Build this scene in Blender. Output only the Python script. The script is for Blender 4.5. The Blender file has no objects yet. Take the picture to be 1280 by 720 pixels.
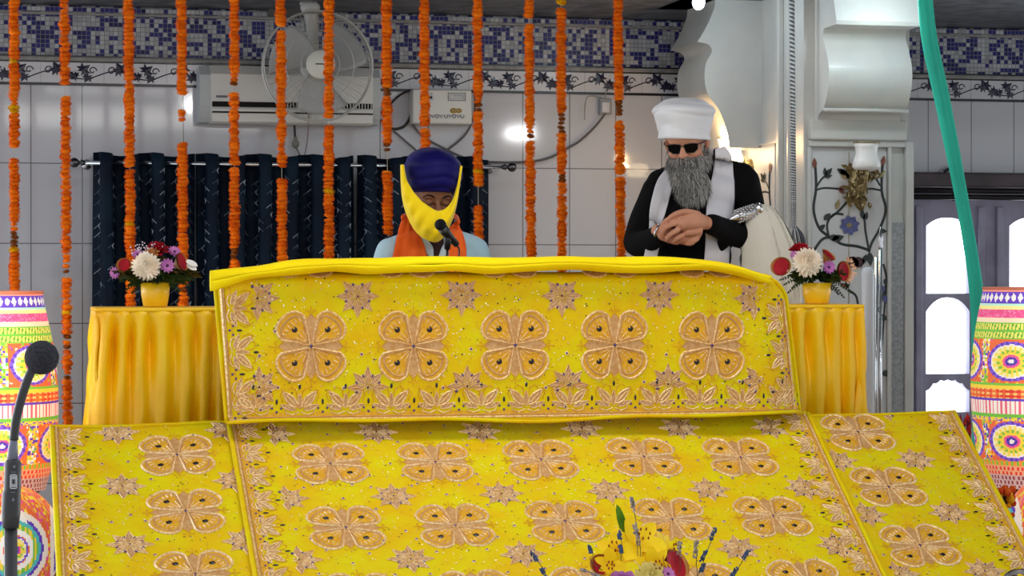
import bpy, bmesh, math, random
from mathutils import Vector, Matrix, noise
from mathutils.bvhtree import BVHTree
R = random.Random(7)
PI = math.pi
C = bpy.context.scene.collection
SC = bpy.context.scene

# ------------------------------------------------------------------ camera
F = 2900.0; PSI = math.radians(12.9); HY = 340.0; EYE = 1.5
CC, CS = math.cos(PSI), math.sin(PSI)
def P(px, py, Y):
    """the point of the place seen at photo pixel (px,py) on the plane y=Y"""
    u = (px - 640) / F; d = Y / (CC - u * CS)
    return Vector((u * d * CC + d * CS, Y, EYE + (HY - py) * d / F))
cam = bpy.data.objects.new('camera', bpy.data.cameras.new('camera')); C.objects.link(cam)
cam.location = (0, 0, EYE)
cam.rotation_euler = (PI / 2 - math.atan((360 - HY) / F), 0, -PSI)
cam.data.sensor_width = 36; cam.data.lens = F / 1280 * 36; cam.data.clip_end = 200
SC.camera = cam
SC.view_settings.view_transform = 'Standard'; SC.view_settings.look = 'None'
SC.view_settings.gamma = 1; SC.view_settings.use_curve_mapping = False
SC.view_settings.exposure = 0.27

# ------------------------------------------------------------------ materials
def lin(c):
    return tuple(((v / 255) / 12.92 if v / 255 <= .04045 else (((v / 255) + .055) / 1.055) ** 2.4) for v in c) + (1,)
def mat(name, rgb, rough=.6, metal=0, var=0.0, scale=20, rgb2=None, bump=0, bscale=60, sheen=0, coat=0, emit=0, trans=0, stretch=None):
    m = bpy.data.materials.new(name); m.use_nodes = True
    nt = m.node_tree; b = nt.nodes['Principled BSDF']
    b.inputs['Base Color'].default_value = lin(rgb)
    b.inputs['Roughness'].default_value = rough; b.inputs['Metallic'].default_value = metal
    if rough >= .5: b.inputs['Specular IOR Level'].default_value = .15
    if sheen: b.inputs['Sheen Weight'].default_value = sheen
    if coat: b.inputs['Coat Weight'].default_value = coat
    if trans: b.inputs['Transmission Weight'].default_value = trans
    if emit:
        b.inputs['Emission Color'].default_value = lin(rgb); b.inputs['Emission Strength'].default_value = emit
    tc = None
    def coord():
        t = nt.nodes.new('ShaderNodeTexCoord')
        if stretch:
            mp = nt.nodes.new('ShaderNodeMapping'); mp.inputs['Scale'].default_value = stretch
            nt.links.new(t.outputs['Object'], mp.inputs[0]); return mp.outputs[0]
        return t.outputs['Object']
    if rgb2 is not None or var:
        if rgb2 is None: rgb2 = tuple(max(0, min(255, v * (1 - var))) for v in rgb)
        n = nt.nodes.new('ShaderNodeTexNoise'); n.inputs['Scale'].default_value = scale; n.inputs['Detail'].default_value = 4
        nt.links.new(coord(), n.inputs['Vector'])
        r = nt.nodes.new('ShaderNodeValToRGB'); r.color_ramp.elements[0].position = .36; r.color_ramp.elements[1].position = .64
        r.color_ramp.elements[0].color = lin(rgb); r.color_ramp.elements[1].color = lin(rgb2)
        nt.links.new(n.outputs['Fac'], r.inputs['Fac']); nt.links.new(r.outputs['Color'], b.inputs['Base Color'])
    if bump:
        n = nt.nodes.new('ShaderNodeTexNoise'); n.inputs['Scale'].default_value = bscale; n.inputs['Detail'].default_value = 3
        nt.links.new(coord(), n.inputs['Vector'])
        bp = nt.nodes.new('ShaderNodeBump'); bp.inputs['Strength'].default_value = bump; bp.inputs['Distance'].default_value = .01
        nt.links.new(n.outputs['Fac'], bp.inputs['Height']); nt.links.new(bp.outputs['Normal'], b.inputs['Normal'])
    return m

# ------------------------------------------------------------------ objects
ORG = {}
def setp(o, label=None, cat=None, group=None, kind=None):
    if label: o['label'] = label
    if cat: o['category'] = cat
    if group: o['group'] = group
    if kind: o['kind'] = kind
    return o
def thing(name, label, cat, loc, group=None):
    o = bpy.data.objects.new(name, None); C.objects.link(o); o.location = loc; o.empty_display_size = .1
    ORG[o] = Vector(loc); return setp(o, label, cat, group)

class MB:
    def __init__(s): s.v = []; s.f = []; s.m = []; s.sm = []; s.col = None
    def add(s, vs, fs, mi=0, smooth=True):
        b = len(s.v); s.v += [Vector(v) for v in vs]
        for f in fs: s.f.append([b + i for i in f]); s.m.append(mi); s.sm.append(smooth)
        return s
    def box(s, a, b, mi=0, bev=0):
        bm = bmesh.new(); bmesh.ops.create_cube(bm, size=1)
        a = Vector(a); b = Vector(b)
        for v in bm.verts: v.co = Vector(((a[i] + b[i]) / 2 + v.co[i] * (b[i] - a[i])) for i in range(3))
        if bev: bmesh.ops.bevel(bm, geom=bm.edges[:], offset=bev, segments=3, profile=.6, affect='EDGES')
        bm.verts.index_update()
        s.add([v.co.copy() for v in bm.verts], [[v.index for v in f.verts] for f in bm.faces], mi, bool(bev)); bm.free(); return s
    def tube(s, pts, r, seg=8, mi=0, caps=True, flat=1.0, closed=False):
        pts = [Vector(p) for p in pts]; n = len(pts)
        rs = r if isinstance(r, (list, tuple)) else [r] * n
        vs = []; up = None
        for i, p in enumerate(pts):
            if closed: t = pts[(i + 1) % n] - pts[i - 1]
            else: t = pts[min(i + 1, n - 1)] - pts[max(i - 1, 0)]
            t = t.normalized() if t.length > 1e-9 else Vector((0, 0, 1))
            if up is None: up = Vector((0, 1, 0)) if abs(t.y) < .9 else Vector((1, 0, 0))
            a = t.cross(up)
            if a.length < 1e-6: a = t.cross(Vector((1, .3, .1)))
            a.normalize(); b = a.cross(t).normalized(); up = b
            for k in range(seg):
                an = 2 * PI * k / seg; vs.append(p + a * math.cos(an) * rs[i] + b * math.sin(an) * rs[i] * flat)
        fs = []
        for i in range(n if closed else n - 1):
            j = (i + 1) % n
            for k in range(seg): l = (k + 1) % seg; fs.append([i * seg + k, i * seg + l, j * seg + l, j * seg + k])
        if caps and not closed:
            fs.append(list(range(seg))[::-1]); fs.append([(n - 1) * seg + k for k in range(seg)])
        return s.add(vs, fs, mi)
    def lathe(s, prof, c, seg=32, mi=0, M=None, sx=1, sy=1):
        """prof: (r,z) list"""
        vs = []; c = Vector(c)
        for r, z in prof:
            for k in range(seg):
                an = 2 * PI * k / seg; v = Vector((r * math.cos(an) * sx, r * math.sin(an) * sy, z))
                vs.append(c + (M @ v if M else v))
        fs = []
        for i in range(len(prof) - 1):
            for k in range(seg): l = (k + 1) % seg; fs.append([i * seg + k, i * seg + l, (i + 1) * seg + l, (i + 1) * seg + k])
        fs.append(list(range(seg))[::-1]); fs.append([(len(prof) - 1) * seg + k for k in range(seg)])
        return s.add(vs, fs, mi)
    def ball(s, c, r, mi=0, seg=12, M=None):
        if not isinstance(r, (list, tuple)): r = (r, r, r)
        n = max(6, seg // 2 + 2); vs = []; c = Vector(c)
        def pt(a, b):
            v = Vector((r[0] * math.sin(a) * math.cos(b), r[1] * math.sin(a) * math.sin(b), r[2] * math.cos(a)))
            return c + (M @ v if M else v)
        vs.append(pt(0, 0))
        for i in range(1, n):
            for k in range(seg): vs.append(pt(PI * i / n, 2 * PI * k / seg))
        vs.append(pt(PI, 0)); fs = []
        for k in range(seg): fs.append([0, 1 + k, 1 + (k + 1) % seg])
        for i in range(n - 2):
            for k in range(seg): l = (k + 1) % seg; a = 1 + i * seg; fs.append([a + k, a + seg + k, a + seg + l, a + l])
        e = len(vs) - 1; a = 1 + (n - 2) * seg
        for k in range(seg): fs.append([e, a + (k + 1) % seg, a + k])
        return s.add(vs, fs, mi)
    def sheet(s, fn, nu, nv, th=.004, mi=0, mi2=None):
        """fn(a,b) a,b in 0..1 -> point; a slab of thickness th"""
        g = [[Vector(fn(i / nu, j / nv)) for i in range(nu + 1)] for j in range(nv + 1)]
        N = []
        for j in range(nv + 1):
            row = []
            for i in range(nu + 1):
                du = g[j][min(i + 1, nu)] - g[j][max(i - 1, 0)]; dv = g[min(j + 1, nv)][i] - g[max(j - 1, 0)][i]
                n = du.cross(dv); row.append(n.normalized() if n.length > 1e-12 else Vector((0, -1, 0)))
            N.append(row)
        vs = [g[j][i] for j in range(nv + 1) for i in range(nu + 1)] + [g[j][i] - N[j][i] * th for j in range(nv + 1) for i in range(nu + 1)]
        W = nu + 1; K = W * (nv + 1); fs = []
        for j in range(nv):
            for i in range(nu):
                a = j * W + i; fs.append([a, a + 1, a + W + 1, a + W]); fs.append([K + a, K + a + W, K + a + W + 1, K + a + 1])
        for i in range(nu):
            fs.append([i, K + i, K + i + 1, i + 1]); a = nv * W + i; fs.append([a, a + 1, K + a + 1, K + a])
        for j in range(nv):
            a = j * W; fs.append([a, a + W, K + a + W, K + a]); a += nu; fs.append([a, K + a, K + a + W, a + W])
        return s.add(vs, fs, mi)
    def build(s, name, mats, parent=None, label=None, cat=None, group=None, kind=None, origin=None):
        if not isinstance(mats, (list, tuple)): mats = [mats]
        me = bpy.data.meshes.new(name)
        if parent is not None: o0 = ORG[parent]
        elif origin is not None: o0 = Vector(origin)
        else:
            xs = [v.x for v in s.v]; ys = [v.y for v in s.v]; zs = [v.z for v in s.v]
            o0 = Vector(((min(xs) + max(xs)) / 2, (min(ys) + max(ys)) / 2, min(zs)))
        me.from_pydata([v - o0 for v in s.v], [], s.f)
        for m in mats: me.materials.append(m)
        me.polygons.foreach_set('material_index', s.m); me.polygons.foreach_set('use_smooth', s.sm)
        me.update()
        ob = bpy.data.objects.new(name, me); C.objects.link(ob)
        if parent is not None: ob.parent = parent
        else: ob.location = o0
        ORG[ob] = o0
        return setp(ob, label, cat, group, kind)

def lerp(a, b, t): return a + (b - a) * t
def interp(pts, t):
    """piecewise-linear/catmull point on list of tuples, t in 0..1"""
    n = len(pts) - 1; x = min(max(t, 0), 1) * n; i = min(int(x), n - 1); f = x - i
    p0 = pts[max(i - 1, 0)]; p1 = pts[i]; p2 = pts[i + 1]; p3 = pts[min(i + 2, n)]
    return tuple(.5 * (2 * b + (c - a) * f + (2 * a - 5 * b + 4 * c - d) * f * f + (3 * b - a - 3 * c + d) * f ** 3) for a, b, c, d in zip(p0, p1, p2, p3))
def spline(pts, n): return [Vector(interp([tuple(p) for p in pts], i / n)) for i in range(n + 1)]
def remesh(mb, vox, smooth=4):
    me = bpy.data.meshes.new('tmp'); me.from_pydata(mb.v, [], mb.f); me.update()
    o = bpy.data.objects.new('tmp', me); C.objects.link(o)
    m = o.modifiers.new('r', 'REMESH'); m.mode = 'VOXEL'; m.voxel_size = vox
    if smooth:
        m = o.modifiers.new('s', 'SMOOTH'); m.iterations = smooth; m.factor = .5
    dg = bpy.context.evaluated_depsgraph_get(); ev = o.evaluated_get(dg)
    r = bpy.data.meshes.new_from_object(ev)
    vs = [v.co.copy() for v in r.vertices]; fs = [list(p.vertices) for p in r.polygons]
    bpy.data.objects.remove(o); bpy.data.meshes.remove(me); bpy.data.meshes.remove(r)
    out = MB(); out.add(vs, fs); return out
def bvh_of(mb): return BVHTree.FromPolygons(mb.v, mb.f)
EYEV = Vector((0, 0, EYE))
def hit(bvh, px, py, Yfall, off=.006):
    q = P(px, py, Yfall); d = (q - EYEV).normalized()
    h = bvh.ray_cast(EYEV, d)
    if h[0] is None: return q
    return h[0] - d * off
LF, LBK = 0.86, 5.0
# ================================================================== SETTING
WY = 12.9   # back wall face
ZB0, ZB1 = 2.530, 2.647   # vine border
CEIL = 2.955
def nodes_math(nt, op, a, b=None, c=None):
    n = nt.nodes.new('ShaderNodeMath'); n.operation = op
    for i, x in enumerate((a, b, c)):
        if x is None: continue
        if isinstance(x, (int, float)): n.inputs[i].default_value = x
        else: nt.links.new(x, n.inputs[i])
    return n.outputs[0]
def wall_mat():
    m = bpy.data.materials.new('glazed_wall_tile'); m.use_nodes = True; nt = m.node_tree; b = nt.nodes['Principled BSDF']
    g = nt.nodes.new('ShaderNodeNewGeometry'); sp = nt.nodes.new('ShaderNodeSeparateXYZ'); nt.links.new(g.outputs['Position'], sp.inputs[0])
    M = lambda *a: nodes_math(nt, *a)
    def line(src, off, pitch, w):
        fr = M('FRACT', M('DIVIDE', M('SUBTRACT', src, off), pitch))
        return M('MAXIMUM', M('LESS_THAN', fr, w / pitch), M('GREATER_THAN', fr, 1 - w / pitch))
    lx = line(sp.outputs[0], TX0, TPX, .0028); lz = line(sp.outputs[2], ZB0, .437, .0028)
    ln = M('MAXIMUM', lx, lz)
    no = nt.nodes.new('ShaderNodeTexNoise'); no.inputs['Scale'].default_value = 1.3
    nt.links.new(g.outputs['Position'], no.inputs['Vector'])
    r = nt.nodes.new('ShaderNodeValToRGB'); r.color_ramp.elements[0].color = lin((192, 195, 206)); r.color_ramp.elements[1].color = lin((208, 207, 209))
    nt.links.new(no.outputs['Fac'], r.inputs[0])
    mx = nt.nodes.new('ShaderNodeMix'); mx.data_type = 'RGBA'
    nt.links.new(ln, mx.inputs['Factor']); nt.links.new(r.outputs[0], mx.inputs['A']); mx.inputs['B'].default_value = lin((104, 104, 108))
    nt.links.new(mx.outputs['Result'], b.inputs['Base Color']); b.inputs['Roughness'].default_value = .06
    return m
def mosaic_mat():
    m = bpy.data.materials.new('blue_mosaic'); m.use_nodes = True; nt = m.node_tree; b = nt.nodes['Principled BSDF']
    g = nt.nodes.new('ShaderNodeNewGeometry'); sc = nt.nodes.new('ShaderNodeVectorMath'); sc.operation = 'SCALE'; sc.inputs['Scale'].default_value = 1 / .0245
    nt.links.new(g.outputs['Position'], sc.inputs[0])
    fl = nt.nodes.new('ShaderNodeVectorMath'); fl.operation = 'FLOOR'; nt.links.new(sc.outputs[0], fl.inputs[0])
    fr = nt.nodes.new('ShaderNodeVectorMath'); fr.operation = 'FRACTION'; nt.links.new(sc.outputs[0], fr.inputs[0])
    mul = nt.nodes.new('ShaderNodeVectorMath'); mul.operation = 'MULTIPLY'; mul.inputs[1].default_value = (1, 0, 1); nt.links.new(fl.outputs[0], mul.inputs[0])
    wn = nt.nodes.new('ShaderNodeTexWhiteNoise'); wn.noise_dimensions = '3D'; nt.links.new(mul.outputs[0], wn.inputs['Vector'])
    cl = nt.nodes.new('ShaderNodeTexNoise'); cl.inputs['Scale'].default_value = .33; cl.inputs['Detail'].default_value = 1; nt.links.new(mul.outputs[0], cl.inputs['Vector'])
    M = lambda *a: nodes_math(nt, *a)
    blue = M('GREATER_THAN', M('ADD', M('MULTIPLY', wn.outputs['Value'], .34), cl.outputs['Fac']), .69)
    r = nt.nodes.new('ShaderNodeValToRGB'); r.color_ramp.elements[0].color = lin((16, 18, 64)); r.color_ramp.elements[1].color = lin((44, 44, 120))
    sep = nt.nodes.new('ShaderNodeSeparateColor'); nt.links.new(wn.outputs['Color'], sep.inputs[0]); nt.links.new(sep.outputs[0], r.inputs[0])
    w = nt.nodes.new('ShaderNodeValToRGB'); w.color_ramp.elements[0].color = lin((150, 152, 158)); w.color_ramp.elements[1].color = lin((190, 192, 196)); nt.links.new(sep.outputs[1], w.inputs[0])
    mx = nt.nodes.new('ShaderNodeMix'); mx.data_type = 'RGBA'; nt.links.new(blue, mx.inputs['Factor']); nt.links.new(w.outputs[0], mx.inputs['A']); nt.links.new(r.outputs[0], mx.inputs['B'])
    s2 = nt.nodes.new('ShaderNodeSeparateXYZ'); nt.links.new(fr.outputs[0], s2.inputs[0])
    gr = M('MAXIMUM', M('LESS_THAN', s2.outputs[0], .13), M('LESS_THAN', s2.outputs[2], .13))
    m2 = nt.nodes.new('ShaderNodeMix'); m2.data_type = 'RGBA'; nt.links.new(gr, m2.inputs['Factor']); nt.links.new(mx.outputs['Result'], m2.inputs['A']); m2.inputs['B'].default_value = lin((120, 122, 126))
    nt.links.new(m2.outputs['Result'], b.inputs['Base Color']); b.inputs['Roughness'].default_value = .3; b.inputs['Specular IOR Level'].default_value = .2
    return m
# tile joints measured on the wall
xa = P(103, 150, WY).x; xb = P(827, 150, WY).x; TPX = (xb - xa) / 12; TX0 = xa
M_tile = wall_mat(); M_mos = mosaic_mat()
M_black = mat('black_gloss', (22, 22, 26), .25); M_ledge = mat('grey_ledge', (150, 148, 146), .4, var=.15)
M_bwhite = mat('border_white', (205, 205, 210), .15); M_vine = mat('vine_blue', (22, 20, 52), .25)
M_marble = mat('dark_granite', (58, 60, 64), .4, rgb2=(112, 116, 122), scale=9, stretch=(1, 1, 4), bump=.2)
wx0, wx1 = P(1140, 240, WY).x, P(1460, 240, WY).x
wz1 = P(1190, 216, WY).z; wz0 = P(1190, 535, WY).z
w = MB()
XL, XR = -2.5, 10.5
for a, b_ in (((XL, 0), (wx0, ZB0)), ((wx0, wz1), (wx1, ZB0)), ((wx0, 0), (wx1, wz0)), ((wx1, 0), (XR, ZB0))):
    w.box((a[0], WY, a[1]), (b_[0], WY + .2, b_[1]), 0)
w.box((XL, WY, ZB0), (XR, WY + .2, 2.66), 0)
w.box((XL, WY, 2.66), (XR, WY + .2, CEIL + .3), 1)
w.build('wall_back', [M_tile, M_mos], kind='structure')
# border tiles with vine scrolls
t = MB()
t.box((XL, WY - .012, ZB0), (XR, WY, ZB1), 0)
t.box((XL, WY - .016, ZB0 - .012), (XR, WY, ZB0 + .002), 1); t.box((XL, WY - .016, ZB1 - .004), (XR, WY, ZB1 + .004), 1)
t.box((XL, WY - .03, ZB1 + .004), (XR, WY, ZB1 + .026), 2, bev=.004)
t.box((XL, WY - .02, ZB1 + .026), (XR, WY, ZB1 + .034), 1)  # dark strip painted in as the shadow line above the ledge
for k in range(14):
    pass
def leaf2(mb, cx, cz, s, ang, mi, y):
    shp = [(0, -.1), (.35, -.5), (.3, -.15), (.75, -.25), (.5, .15), (.75, .5), (.3, .4), (0, 1), (-.3, .4), (-.75, .5), (-.5, .15), (-.75, -.25), (-.3, -.15), (-.35, -.5)]
    ca, sa = math.cos(ang), math.sin(ang)
    pts = [Vector((cx + (x * ca - z * sa) * s, y, cz + (x * sa + z * ca) * s)) for x, z in shp]
    top = [Vector((cx, y - .003, cz + .1 * s))] + pts
    mb.add(top, [[0, 1 + i, 1 + (i + 1) % len(pts)] for i in range(len(pts))], mi, False)
pitch = .34; x = XL + .1; k = 0; zc = (ZB0 + ZB1) / 2
while x < XR:
    y = WY - .0125
    wave = [Vector((x + a * pitch, y, zc - .012 + .022 * math.sin(a * 2 * PI + .5))) for a in [i / 14 for i in range(15)]]
    t.tube(wave, .0032, 4, 3)
    for (cx, sg, r0) in ((.12, 1, .024), (.5, -1, .02), (.82, 1, .022)):
        sp_ = [Vector((x + cx * pitch + math.cos(a) * r0 * (1 - a / 9), y, zc + sg * .012 + sg * math.sin(a) * r0 * (1 - a / 9))) for a in [i * .45 for i in range(14)]]
        t.tube(sp_, .0032, 4, 3)
    leaf2(t, x + .27 * pitch, zc + .014, .056, .5, 3, y - .001); leaf2(t, x + .40 * pitch, zc - .010, .048, -2.2, 3, y - .001)
    leaf2(t, x + .66 * pitch, zc + .012, .052, -.9, 3, y - .001); leaf2(t, x + .75 * pitch, zc - .020, .040, 2.6, 3, y - .001); leaf2(t, x + .56 * pitch, zc - .020, .036, 1.2, 3, y - .001)
    t.box((x - .001, WY - .0128, ZB0), (x + .001, WY - .011, ZB1), 2)
    x += pitch; k += 1
t.build('trim_1', [M_bwhite, M_black, M_ledge, M_vine], kind='structure')
c = MB()
zc1 = P(640, 33, WY).z
c.box((XL, WY - .05, zc1), (XR, WY, zc1 + .012), 0, bev=.003)
c.box((XL, WY - .045, zc1 + .012), (XR, WY, zc1 + .042), 1)
c.build('trim_2', [M_ledge, M_mos], kind='structure')
MB().box((XL, 3.5, CEIL), (XR, WY + .2, CEIL + .2)).build('ceiling', M_marble, kind='structure')
M_floor = mat('floor_marble', (196, 186, 176), .25, var=.12, scale=2)
MB().box((XL, -3, -.1), (XR, WY + .2, 0)).build('floor', M_floor, kind='structure')
M_ycarpet = mat('carpet_gold', (170, 120, 60), .9, var=.2, bump=.3)
MB().box((-.6, 8.12, 0), (4.9, 10.6, .33), bev=.01).build('floor_platform', M_ycarpet, kind='structure')

# ---- window
M_frame = mat('window_frame_grey', (178, 174, 196), .5, var=.15, scale=4); M_beam = mat('dark_wood_beam', (84, 70, 76), .45, var=.25, scale=6)
wf = MB(); YF = WY + .05
def cell(px0, px1, ptop, pbot, arch, scallop=False):
    """frame around one arched opening: returns outline faces"""
    a = P(px0, pbot, YF); b = P(px1, pbot, YF); zt = P(px0, ptop, YF).z; zb = a.z; x0, x1 = a.x, b.x
    h = arch * (x1 - x0); n = 24; arc = []
    for i in range(n + 1):
        s = i / n; xx = lerp(x0, x1, s); zz = zt - h + h * (1 - abs(2 * s - 1) ** 2.4)
        if scallop: zz -= .012 * abs(math.sin(s * PI * 6))
        arc.append((xx, zz))
    return x0, x1, zb, zt, arc
cols = [(1158, 1212), (1262, 1316), (1366, 1420)]
rows = [(272, 367, .18, False), (372, 468, .3, False), (474, 516, .25, True)]
def quadslab(mb, x0, x1, z0, z1): mb.box((x0, YF, z0), (x1, YF + .06, z1), 0)
ztop, zbot = wz1 + .02, wz0 - .02
edges = [wx0 - .02]
for (p0, p1) in cols: edges += [P(p0, 400, YF).x, P(p1, 400, YF).x]
edges.append(wx1 + .02)
for i in range(0, len(edges), 2): quadslab(wf, edges[i], edges[i + 1], zbot, ztop)
for (p0, p1) in cols:
    prev = ztop
    for (t0, t1, ar, scl) in rows:
        x0, x1, zb, zt, arc = cell(p0, p1, t0, t1, ar, scl)
        # slab between prev and the arch line
        vs = []; n = len(arc)
        for (xx, zz) in arc: vs += [(xx, YF, zz), (xx, YF, prev), (xx, YF + .06, zz), (xx, YF + .06, prev)]
        fs = []
        for i in range(n - 1):
            q = 4 * i; fs += [[q, q + 4, q + 5, q + 1], [q + 2, q + 3, q + 7, q + 6], [q, q + 2, q + 6, q + 4]]
        wf.add(vs, fs, 0, False); prev = zb
    quadslab(wf, x0, x1, zbot, prev)
# raised stiles
for e in (1147, 1225, 1248, 1330):
    xx = P(e, 400, YF).x; wf.box((xx - .02, YF - .03, zbot), (xx + .02, YF, ztop - .22), 0, bev=.006)
wf.build('window_1', [M_frame], kind='structure')
M_glass = bpy.data.materials.new('window_glass'); M_glass.use_nodes = True
nt = M_glass.node_tree; nt.nodes.clear(); o_ = nt.nodes.new('ShaderNodeOutputMaterial'); tr = nt.nodes.new('ShaderNodeBsdfTransparent'); gl = nt.nodes.new('ShaderNodeBsdfGlossy'); gl.inputs['Roughness'].default_value = .05
mxs = nt.nodes.new('ShaderNodeMixShader'); mxs.inputs[0].default_value = .07; tr.inputs[0].default_value = (.97, .98, 1, 1)
nt.links.new(tr.outputs[0], mxs.inputs[1]); nt.links.new(gl.outputs[0], mxs.inputs[2]); nt.links.new(mxs.outputs[0], o_.inputs[0])
MB().box((wx0, YF + .03, wz0), (wx1, YF + .036, wz1)).build('window_glass', M_glass, kind='structure')
pl = MB()
za, zb_ = P(1200, 216, 12.78).z, P(1200, 234, 12.78).z
pl.box((P(1138, 225, 12.78).x, 12.78, zb_), (wx1, WY - .001, za), 0, bev=.01)
pl.build('trim_3', [M_beam], kind='structure')
M_steel = mat('brushed_steel', (190, 190, 195), .25, 1); M_chrome = mat('chrome', (215, 218, 222), .12, 1)
M_dkrod = mat('dark_rod', (40, 36, 38), .35, .6)
rd = thing('curtain_rod', 'pair of dark parallel rods across the bright window top', 'curtain rod', P(1200, 245, 12.7))
for i, (py, r_) in enumerate(((238, .016), (246, .016))):
    a = P(1131 + 2 * i, py, 12.72 + .0 * i); b = Vector((wx1, a.y, a.z))
    MB().tube([a, b], r_, 12).build('rod', M_dkrod, rd); MB().ball(a, .026).lathe([(.005, 0), (.012, .02), (.001, .07)], a, 10, M=Matrix.Rotation(-PI / 2, 3, 'Y')).build('finial', M_dkrod, rd)
br = MB()
for xx in (wx0 + .25, wx1 - .3): br.box((xx, 12.72, P(1200, 250, 12.7).z), (xx + .02, WY, P(1200, 234, 12.7).z))
br.build('bracket', M_dkrod, rd)

# ---- pillar
PX0, PX1 = 4.09, 4.665; PY0, PY1 = 11.2, 12.55
M_plaster = mat('cream_marble_paint', (204, 203, 196), .38, rgb2=(190, 191, 188), scale=3)
M_rough = mat('stippled_stone', (180, 184, 188), .7, var=.14, scale=60, bump=.6, bscale=90)
M_inw = mat('inlay_white_marble', (206, 206, 206), .3, var=.05, scale=4)
M_in_k = mat('inlay_dark_green', (34, 42, 40), .4); M_in_b = mat('inlay_blue', (92, 98, 160), .4, var=.25, scale=80); M_in_r = mat('inlay_rust', (150, 98, 84), .5, var=.3, scale=90); M_in_g = mat('inlay_gold', (168, 150, 104), .45, var=.3, scale=90)
M_in_m = mat('inlay_maroon', (98, 72, 74), .5, var=.3, scale=70)
p = MB()
p.box((PX0, PY0, 0), (PX1, PY1, CEIL), 0)
zf = lambda py: P(1050, py, PY0).z
xf = lambda px: P(px, 200, PY0).x
# front face mouldings
p.box((xf(1008), PY0 - .02, 0), (xf(1013), PY0, zf(184)), 0, bev=.004)
p.box((xf(1108), PY0 - .03, 0), (xf(1112), PY0, zf(184)), 0, bev=.004)
p.box((xf(1112), PY0 - .018, 0), (xf(1128), PY0, zf(278)), 1)
p.box((xf(1129), PY0 - .04, 0), (PX1 + .01, PY0, zf(178)), 0, bev=.006)
p.box((xf(1009), PY0 - .03, zf(184)), (PX1 + .01, PY0, zf(176)), 0, bev=.006)
p.box((xf(1009), PY0 - .045, zf(176)), (xf(1130), PY0, zf(150)), 0, bev=.012)
# recessed inlay panel (front) and its double on the left face
p.box((xf(1014), PY0 - .008, .6), (xf(1107), PY0, zf(186)), 2)
# left side: panel and frame
zl = lambda py: P(925, py, 12.0).z
p.box((PX0 - .008, 11.62, .6), (PX0, 12.35, zl(184)), 2)
p.box((PX0 - .03, 11.50, .6), (PX0, 11.54, CEIL), 0, bev=.006)
p.box((PX0 - .02, 11.38, .6), (PX0, 11.40, CEIL), 0, bev=.004)
p.box((PX0 - .02, 11.54, zl(184)), (PX0, 12.4, zl(181)), 0)
p.build('wall_pillar', [M_plaster, M_rough, M_inw], kind='structure')
# corbels : front (profile in y,z) and left (profile in x,z)
def corbel(name, prof, mapf, lab):
    """prof: (out, z) from bottom to top ; mapf(side, out, z)->point, side 0/1"""
    m = MB(); n = len(prof); vs = []
    for (o, z) in prof: vs += [mapf(0, o, z), mapf(1, o, z), mapf(0, -.0, z), mapf(1, 0, z)]
    fs = []
    for i in range(n - 1):
        q = 4 * i; fs += [[q, q + 1, q + 5, q + 4], [q, q + 4, q + 6, q + 2], [q + 1, q + 3, q + 7, q + 5], [q + 2, q + 6, q + 7, q + 3]]
    fs += [[0, 2, 3, 1], [4 * n - 4, 4 * n - 3, 4 * n - 1, 4 * n - 2]]
    m.add(vs, fs, 0, False)
    m.build(name, [M_plaster], kind='structure')
def smoothprof(pts, n=60): return [interp(pts, i / n) for i in range(n + 1)]
zz = [zf(y) for y in (152, 145, 139, 130, 110, 90, 70, 50, 40)]
lower = smoothprof(list(zip((.04, .06, .12, .16, .20, .205, .17, .12, .13), zz)), 48)
upper = [(.30, zf(39)), (.31, zf(34))] + smoothprof([(.31, zf(34)), (.27, zf(5)), (.25, zf(-30)), (.30, zf(-70)), (.4, CEIL)], 20)
corbel('wall_corbel', lower + upper, lambda s, o, z: Vector((lerp(xf(1018), PX1 - .07, s), PY0 - o, z)), '')
bead = MB().tube([(xf(1018), PY0 - .13, zf(140)), (PX1 - .06, PY0 - .13, zf(140))], .011, 10); bead.build('trim_4', M_plaster, kind='structure')
zs = lambda py: P(885, py, 11.9).z
def outL(px, Y=11.9): return PX0 - P(px, 100, Y).x
lowL = smoothprof([(outL(a), zs(b)) for a, b in ((908, 185), (905, 165), (896, 140), (881, 118), (877, 98), (879, 80), (886, 66), (883, 58), (875, 55))], 48)
upL = [(outL(868), zs(54)), (outL(872), zs(48))] + smoothprof([(outL(872), zs(48)), (outL(884), zs(25)), (outL(890), zs(0)), (outL(880), zs(-40)), (outL(850), CEIL)], 20)
corbel('wall_corbel', lowL + upL, lambda s, o, z: Vector((PX0 - o, lerp(11.85, 12.35, s), z)), '')

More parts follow.
